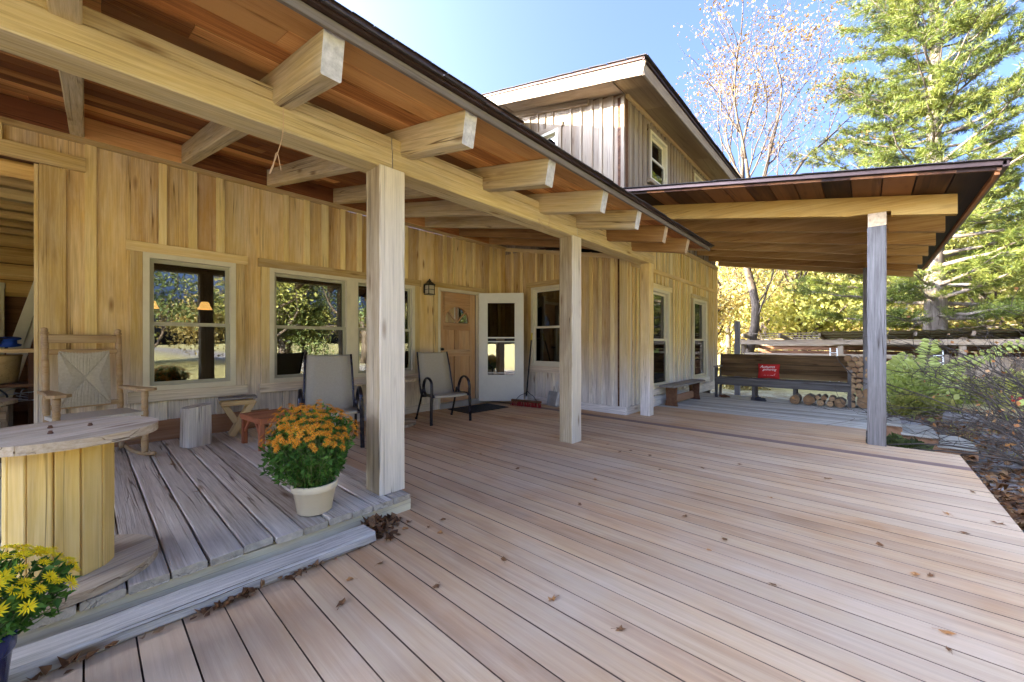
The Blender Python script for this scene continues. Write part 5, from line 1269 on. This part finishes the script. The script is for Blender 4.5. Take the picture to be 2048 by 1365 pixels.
# trees across the lawn, seen only as reflections in the windows
bx_ = [(2, -16), (8, -19), (14, -17), (19, -14), (25, -16), (32, -20), (-4, -20), (40, -26), (12, -27), (28, -29), (-11, -15)]
for i, (x, y) in enumerate(bx_):
    leafy(x, y, i % 2, (2, 0, 2, 1)[i % 4], 1.0 + .12 * (i % 3), 40 * i, 'leafy tree across the lawn mirrored in the porch windows', 'trees mirrored in the windows')
for i, (x, y) in enumerate(((0, -26), (6, -25), (12, -23), (18, -24), (24, -25), (31, -26), (38, -30))):
    leafy(x, y, 2, (0, 1)[i % 2], 1.3, 55 * i, 'low leafy bush across the lawn mirrored in the porch windows', 'bushes mirrored in the windows')
for i, (x, y) in enumerate(((10, -22), (22, -23))):
    pine(T(x, y, -.4) @ RZ(70 * i) @ Matrix.Scale(.7, 4), ['pine across the lawn mirrored in the first porch window', 'pine across the lawn mirrored in the wider porch window'][i], 4, mesh=pm)
# far woods
def woods():
    rs = np.random.RandomState(8); n = 26000
    a = rs.uniform(-.75, .62, n); d = rs.uniform(44, 62, n); hgt = 6.5 + 2.2 * np.sin(a * 17) + 1.4 * np.sin(a * 41 + 1)
    P = np.stack([d * np.cos(a), d * np.sin(a), rs.uniform(0, 1, n) ** .8 * hgt - .3], 1)
    D = rs.normal(size=(n, 3)); return menp(*leaves(P, D, rs, .5, .2))
tag(ob('far_woods', woods(), 'tleaf2'), 'hazy band of mixed autumn woods far behind the shed', 'woods', None, 'stuff')
# bare arching shrub at the right edge
def shrub(L, lab, seed, n, lean, hgt):
    rs = np.random.RandomState(seed); out, tips = [], []
    t = tag(empty('bare_shrub', L), lab, 'shrub')
    for k in range(n):
        p = np.array([rs.uniform(-.25, .25), rs.uniform(-.25, .25), 0]); d = np.array([lean[0] + rs.normal() * .35, lean[1] + rs.normal() * .35, rs.uniform(.6, 1.3)])
        ln = hgt * rs.uniform(.6, 1.15); pts = [p]; rr_ = rs.uniform(.006, .017); m = 9
        for i in range(m):
            d = d / np.linalg.norm(d) + rs.normal(size=3) * .09 + np.array([lean[0] * .1, lean[1] * .1, -.115]); pts.append(pts[-1] + d / np.linalg.norm(d) * ln / m)
            if i > 1 and rs.rand() < .8:
                grow(rs, pts[-1], d / np.linalg.norm(d) + rs.normal(size=3) * .6, ln * .2 * rs.uniform(.5, 1.1), rr_ * .45, 1, out, tips, .7, 3, (2, 3), .05, .6, .2)
        out.append((pts, [rr_ * (1 - .8 * i / m) for i in range(m + 1)], 5))
    ob('branches', treemesh(out), 'twig', t)
    tp = np.array([p for p, d in tips]); c = tp[rs.choice(len(tp), 60)] + rs.normal(size=(60, 3)) * .02
    ob('leaves', menp(*leaves(c, rs.normal(size=c.shape) + [0, 0, -.5], rs, .05, .018)), 'dryo', t)
    gl = tp[rs.choice(len(tp), 14)]; ob('green_leaves', menp(*leaves(gl, rs.normal(size=gl.shape), rs, .1, .04)), 'fern', t)
shrub(T(7.35, -1.75, -.46), 'tangled bare shrub with arching dark branches beside the deck corner', 31, 36, (-.0, .42), 2.25)
shrub(T(9.3, -2.35, -.46), 'tangle of thin bare branches further back at the right edge', 32, 36, (-.1, .3), 2.5)
shrub(T(6.35, -1.5, -.46), 'small bare twiggy shrub at the near right edge of the deck', 33, 9, (.3, .2), 1.1)
# tall stalks with paired leaves
def stalk(L, lab, pts, n, ln, seed):
    rs = np.random.RandomState(seed); t = tag(empty('leafy_stalk', L), lab, 'plant'); c = bez(pts, 8)
    ob('stem', tubem(c, [.009 * (1 - .7 * i / len(c)) for i in range(len(c))], 6), 'stemg', t)
    for k in range(n):
        f = .25 + .75 * k / n; i = min(len(c) - 2, int(f * (len(c) - 1))); p = c[i]; d = (c[i + 1] - c[i]).normalized()
        for s in (-1, 1):
            sd_ = d.cross(Vector((1, 0, .15))).normalized() * s; a = (sd_ + d * .35 + Vector(rs.normal(size=3)) * .12).normalized(); l = ln * (1.1 - .75 * (f - .25)) * rs.uniform(.85, 1.1)
            b = a.cross(Vector((1, 0, 0)) + Vector(rs.normal(size=3)) * .3).normalized(); w = l * .27
            V = [p, p + a * l * .35 + b * w, p + a * l * .7 + b * w * .7, p + a * l + Vector((0, 0, -.25 * l)), p + a * l * .7 - b * w * .7, p + a * l * .35 - b * w, p + a * l * .4 + Vector((-.02, 0, .015)), p + a * l * .72 + Vector((-.02, 0, .005))]
            ob('leaf', me(V, [(0, 1, 6), (1, 2, 7, 6), (2, 3, 7), (3, 4, 7), (4, 5, 6, 7), (5, 0, 6)]), 'fern', t)
stalk(T(15.9, -1.2, -.45), 'upright green stalk with paired leaves standing in front of the shed', [(0, .1, 0), (0, .05, .5), (0, -.05, 1.1), (0, -.12, 1.75)], 15, .4, 1)
stalk(T(15.6, -1.35, -.45), 'arching green stalk with paired leaves reaching to the right', [(0, .05, .4), (0, -.25, .85), (0, -.95, 1.3), (0, -1.7, 1.72)], 22, .24, 2)
stalk(T(15.5, -.52, -.45), 'short broad-leaved stalk beside the grey deck post', [(0, 0, 0), (0, -.03, .5), (0, -.12, .95), (0, -.28, 1.15)], 10, .42, 3)
stalk(T(16, -.75, -.45), 'pale leafy stalk just right of the post', [(0, 0, 0), (0, .0, .5), (0, -.05, 1.0), (0, -.1, 1.3)], 10, .28, 4)
def bushm(seed, n, sx, sy, sz, ln, w):
    rs = np.random.RandomState(seed); v = rs.normal(size=(n, 3)); v /= np.linalg.norm(v, axis=1, keepdims=True); v[:, 2] = np.abs(v[:, 2])
    k = (1 + .25 * np.sin(v[:, 0] * 5 + seed) + .2 * np.sin(v[:, 1] * 7))[:, None] * rs.uniform(.45, 1, (n, 1)) ** .5
    P = v * k * [sx, sy, sz]; D = v + rs.normal(size=(n, 3)) * .8; D[:, 2] -= .2
    out = []
    for i in range(14):
        q = P[rs.randint(n)]; out.append(([np.zeros(3), q * .5 + [0, 0, .1], q], [.008, .006, .003], 4))
    return menp(*leaves(P, D, rs, ln, w)), treemesh(out)
for i, (x, y, sx, sy, sz, m_, lab) in enumerate(((15.0, -.95, .75, .8, .75, 'fern', 'pale variegated leafy bush just beyond the steps'), (16.2, -1.9, .8, .8, .65, 'tleaf1', 'sunlit yellow-green bush in front of the shed boards'), (16.4, -.85, .7, .9, .8, 'fern', 'light green bush between the stalks and the shed'),
        (12.4, -.85, .5, .5, .4, 'tleaf1', 'low yellow-green plant below the bushes by the steps'), (17, -3.2, .7, .8, .7, 'tleaf1', 'sunlit yellow-green bush by the ladder in front of the shed'), (7.5, -.35, .28, .22, .2, 'tleaf3', 'small dark green plant beside the steps'), (15.5, 3.3, .7, .8, 1.1, 'tleaf2', 'brown leafy vine bush at the shed corner left of the pew'), (15.5, -4.6, .7, .8, 1., 'tleaf3', 'dull green bush by the shed at the right edge'))):
    t = tag(empty('bush', T(x, y, -.46)), lab, 'bush'); a, b = bushm(40 + i, 1900, sx, sy, sz, .1, .038); ob('foliage', a, m_, t); ob('stems', b, 'twig', t)
# ------------------------------------------------------------------ fallen leaves
def dryleafm(seed, s=1.):
    rs = np.random.RandomState(seed); n = 10; V = [(0, 0, .004)]
    for k in range(n):
        a = 2 * math.pi * k / n; r_ = (.034 if k % 2 == 0 else .02) * rs.uniform(.75, 1.2) * s
        V.append((r_ * math.cos(a) * 1.25, r_ * math.sin(a) * .8, rs.uniform(0, .016) * s))
    V += [(-.06 * s, .004, .003), (-.06 * s, -.002, .003)]
    return me(V, [(0, 1 + k, 1 + (k + 1) % n) for k in range(n)] + [(6, 11, 12)])
dl = [dryleafm(i) for i in range(6)]; dl2 = [dryleafm(i + 20) for i in range(4)]
for m_ in dl: m_.materials.append(M['dry'])
for m_ in dl2: m_.materials.append(M['dryo'])
def pix(px, py, z=0.):
    a = R(CAM_A); xn = (px - 1024) / 778; yn = (686 - py) / 778; t = (z - 1.13) / yn
    return (math.cos(a) + xn * math.sin(a)) * t, (math.sin(a) - xn * math.cos(a)) * t
spots = [(811, 1058), (857, 1055), (886, 1040), (880, 1067), (783, 1050), (872, 1175), (862, 945), (718, 1098), (684, 1208), (1893, 1267), (1897, 1300), (1370, 1033), (1418, 1101), (1945, 985), (1995, 1048), (1893, 1028), (1300, 912), (1262, 902), (1345, 915), (1440, 893), (1405, 937), (1540, 996), (1655, 958), (1240, 905), (1180, 880), (1215, 890), (1480, 930), (1322, 858), (1860, 1152), (1760, 1090), (1830, 1150), (1320, 940), (1160, 1010), (960, 908), (905, 900), (1035, 938), (1190, 960), (1545, 1170), (1240, 1260), (1105, 1200), (1008, 1120), (760, 1128), (700, 1160), (1930, 1068), (1450, 1080)]
for i, (px, py) in enumerate(spots):
    x, y = pix(px, py, .003); o_ = i % 3 == 0
    s = rnd.uniform(.4, .8) if py > 950 else rnd.uniform(.4, .7)
    tag(ob('fallen_leaf', rnd.choice(dl2 if o_ else dl), None, None, T(x, y, .003) @ RZ(rnd.uniform(0, 360)) @ RX(rnd.uniform(-8, 8)) @ Matrix.Scale(s, 4)),
        'single orange-brown dry leaf lying on the deck boards' if o_ else 'single dark dry leaf lying on the deck boards', 'leaf', 'orange leaves on the deck' if o_ else 'dark leaves on the deck')
for (px, py, z) in ((390, 985, .125), (300, 1110, .125), (345, 930, .125), (160, 1195, .125)):
    x, y = pix(px, py, z); tag(ob('fallen_leaf', rnd.choice(dl), None, None, T(x, y, z) @ RZ(rnd.uniform(0, 360)) @ Matrix.Scale(.7, 4)), 'single dry leaf lying on the grey porch planks', 'leaf', 'leaves on the porch planks')
def scatter(fn, n, seed, s0, s1, lift):
    rs = np.random.RandomState(seed); V, F = [], []
    for i in range(n):
        x, y, z = fn(rs); r_ = rs.uniform(s0, s1); a0 = rs.uniform(0, 6.28); tilt = rs.normal(size=2) * lift; m = 6; o = len(V)
        for k in range(m):
            a = a0 + 6.283 * k / m; q = r_ * rs.uniform(.55, 1.2) * (1.3 if k % 3 == 0 else .8); dx, dy = q * math.cos(a), q * math.sin(a)
            V.append((x + dx, y + dy, z + abs(dx * tilt[0] + dy * tilt[1]) + .002))
        F.append(tuple(range(o, o + m)))
    return menp(np.array(V), np.array(F))
def pilefn(rs):
    t = rs.rand(); x, y = 1.14 + abs(rs.normal()) * .09, 2.26 - abs(rs.normal()) * .09; return x, y, max(0, .05 - .25 * math.hypot(x - 1.14, y - 2.26)) * rs.rand()
tag(ob('leaf_pile', scatter(pilefn, 110, 3, .014, .034, .8), 'dry'), 'pile of dry brown leaves in the corner between step and porch post', 'leaves', None, 'stuff')
tag(ob('leaf_drift', scatter(lambda rs: (rs.choice([rs.normal(.75, .06), rs.normal(.5, .03), rs.normal(.36, .05), rs.normal(-.02, .12)]), 2.05 - abs(rs.normal()) * .02, .004 + .01 * rs.rand()), 75, 4, .008, .022, .8), 'dry'), 'dry leaves drifted along the foot of the timber step', 'leaves', None, 'stuff')
def litfn(rs):
    while True:
        x, y = rs.uniform(2.5, 14), -.72 - abs(rs.normal()) * 1.6
        if rs.rand() < (1 if y > -1.3 and x < 6.4 else .35): return x, y, -.44 + rs.rand() * .03
tag(ob('leaf_litter', scatter(litfn, 5200, 5, .02, .045, .7), 'dry'), 'brown leaf litter covering the ground beside the deck', 'leaves', None, 'stuff')
tag(ob('orange_litter', scatter(litfn, 500, 6, .02, .045, .7), 'dryo'), 'orange leaves scattered over the ground beside the deck', 'leaves', None, 'stuff')
def grassfn():
    rs = np.random.RandomState(9); n = 9000; x = rs.uniform(8.5, 17, n); y = rs.uniform(-6, -1., n)
    k = (np.sin(x * 1.7) + np.sin(y * 2.3 + x)) > -.2; x, y = x[k], y[k]; n = len(x)
    P = np.stack([x, y, np.full(n, -.47)], 1); D = rs.normal(size=(n, 3)) * .5; D[:, 2] = 1
    return menp(*leaves(P, D, rs, .07, .006))
tag(ob('yard_grass', grassfn(), 'tleaf1'), 'short yellowing grass patches on the ground before the shed', 'grass', None, 'stuff')
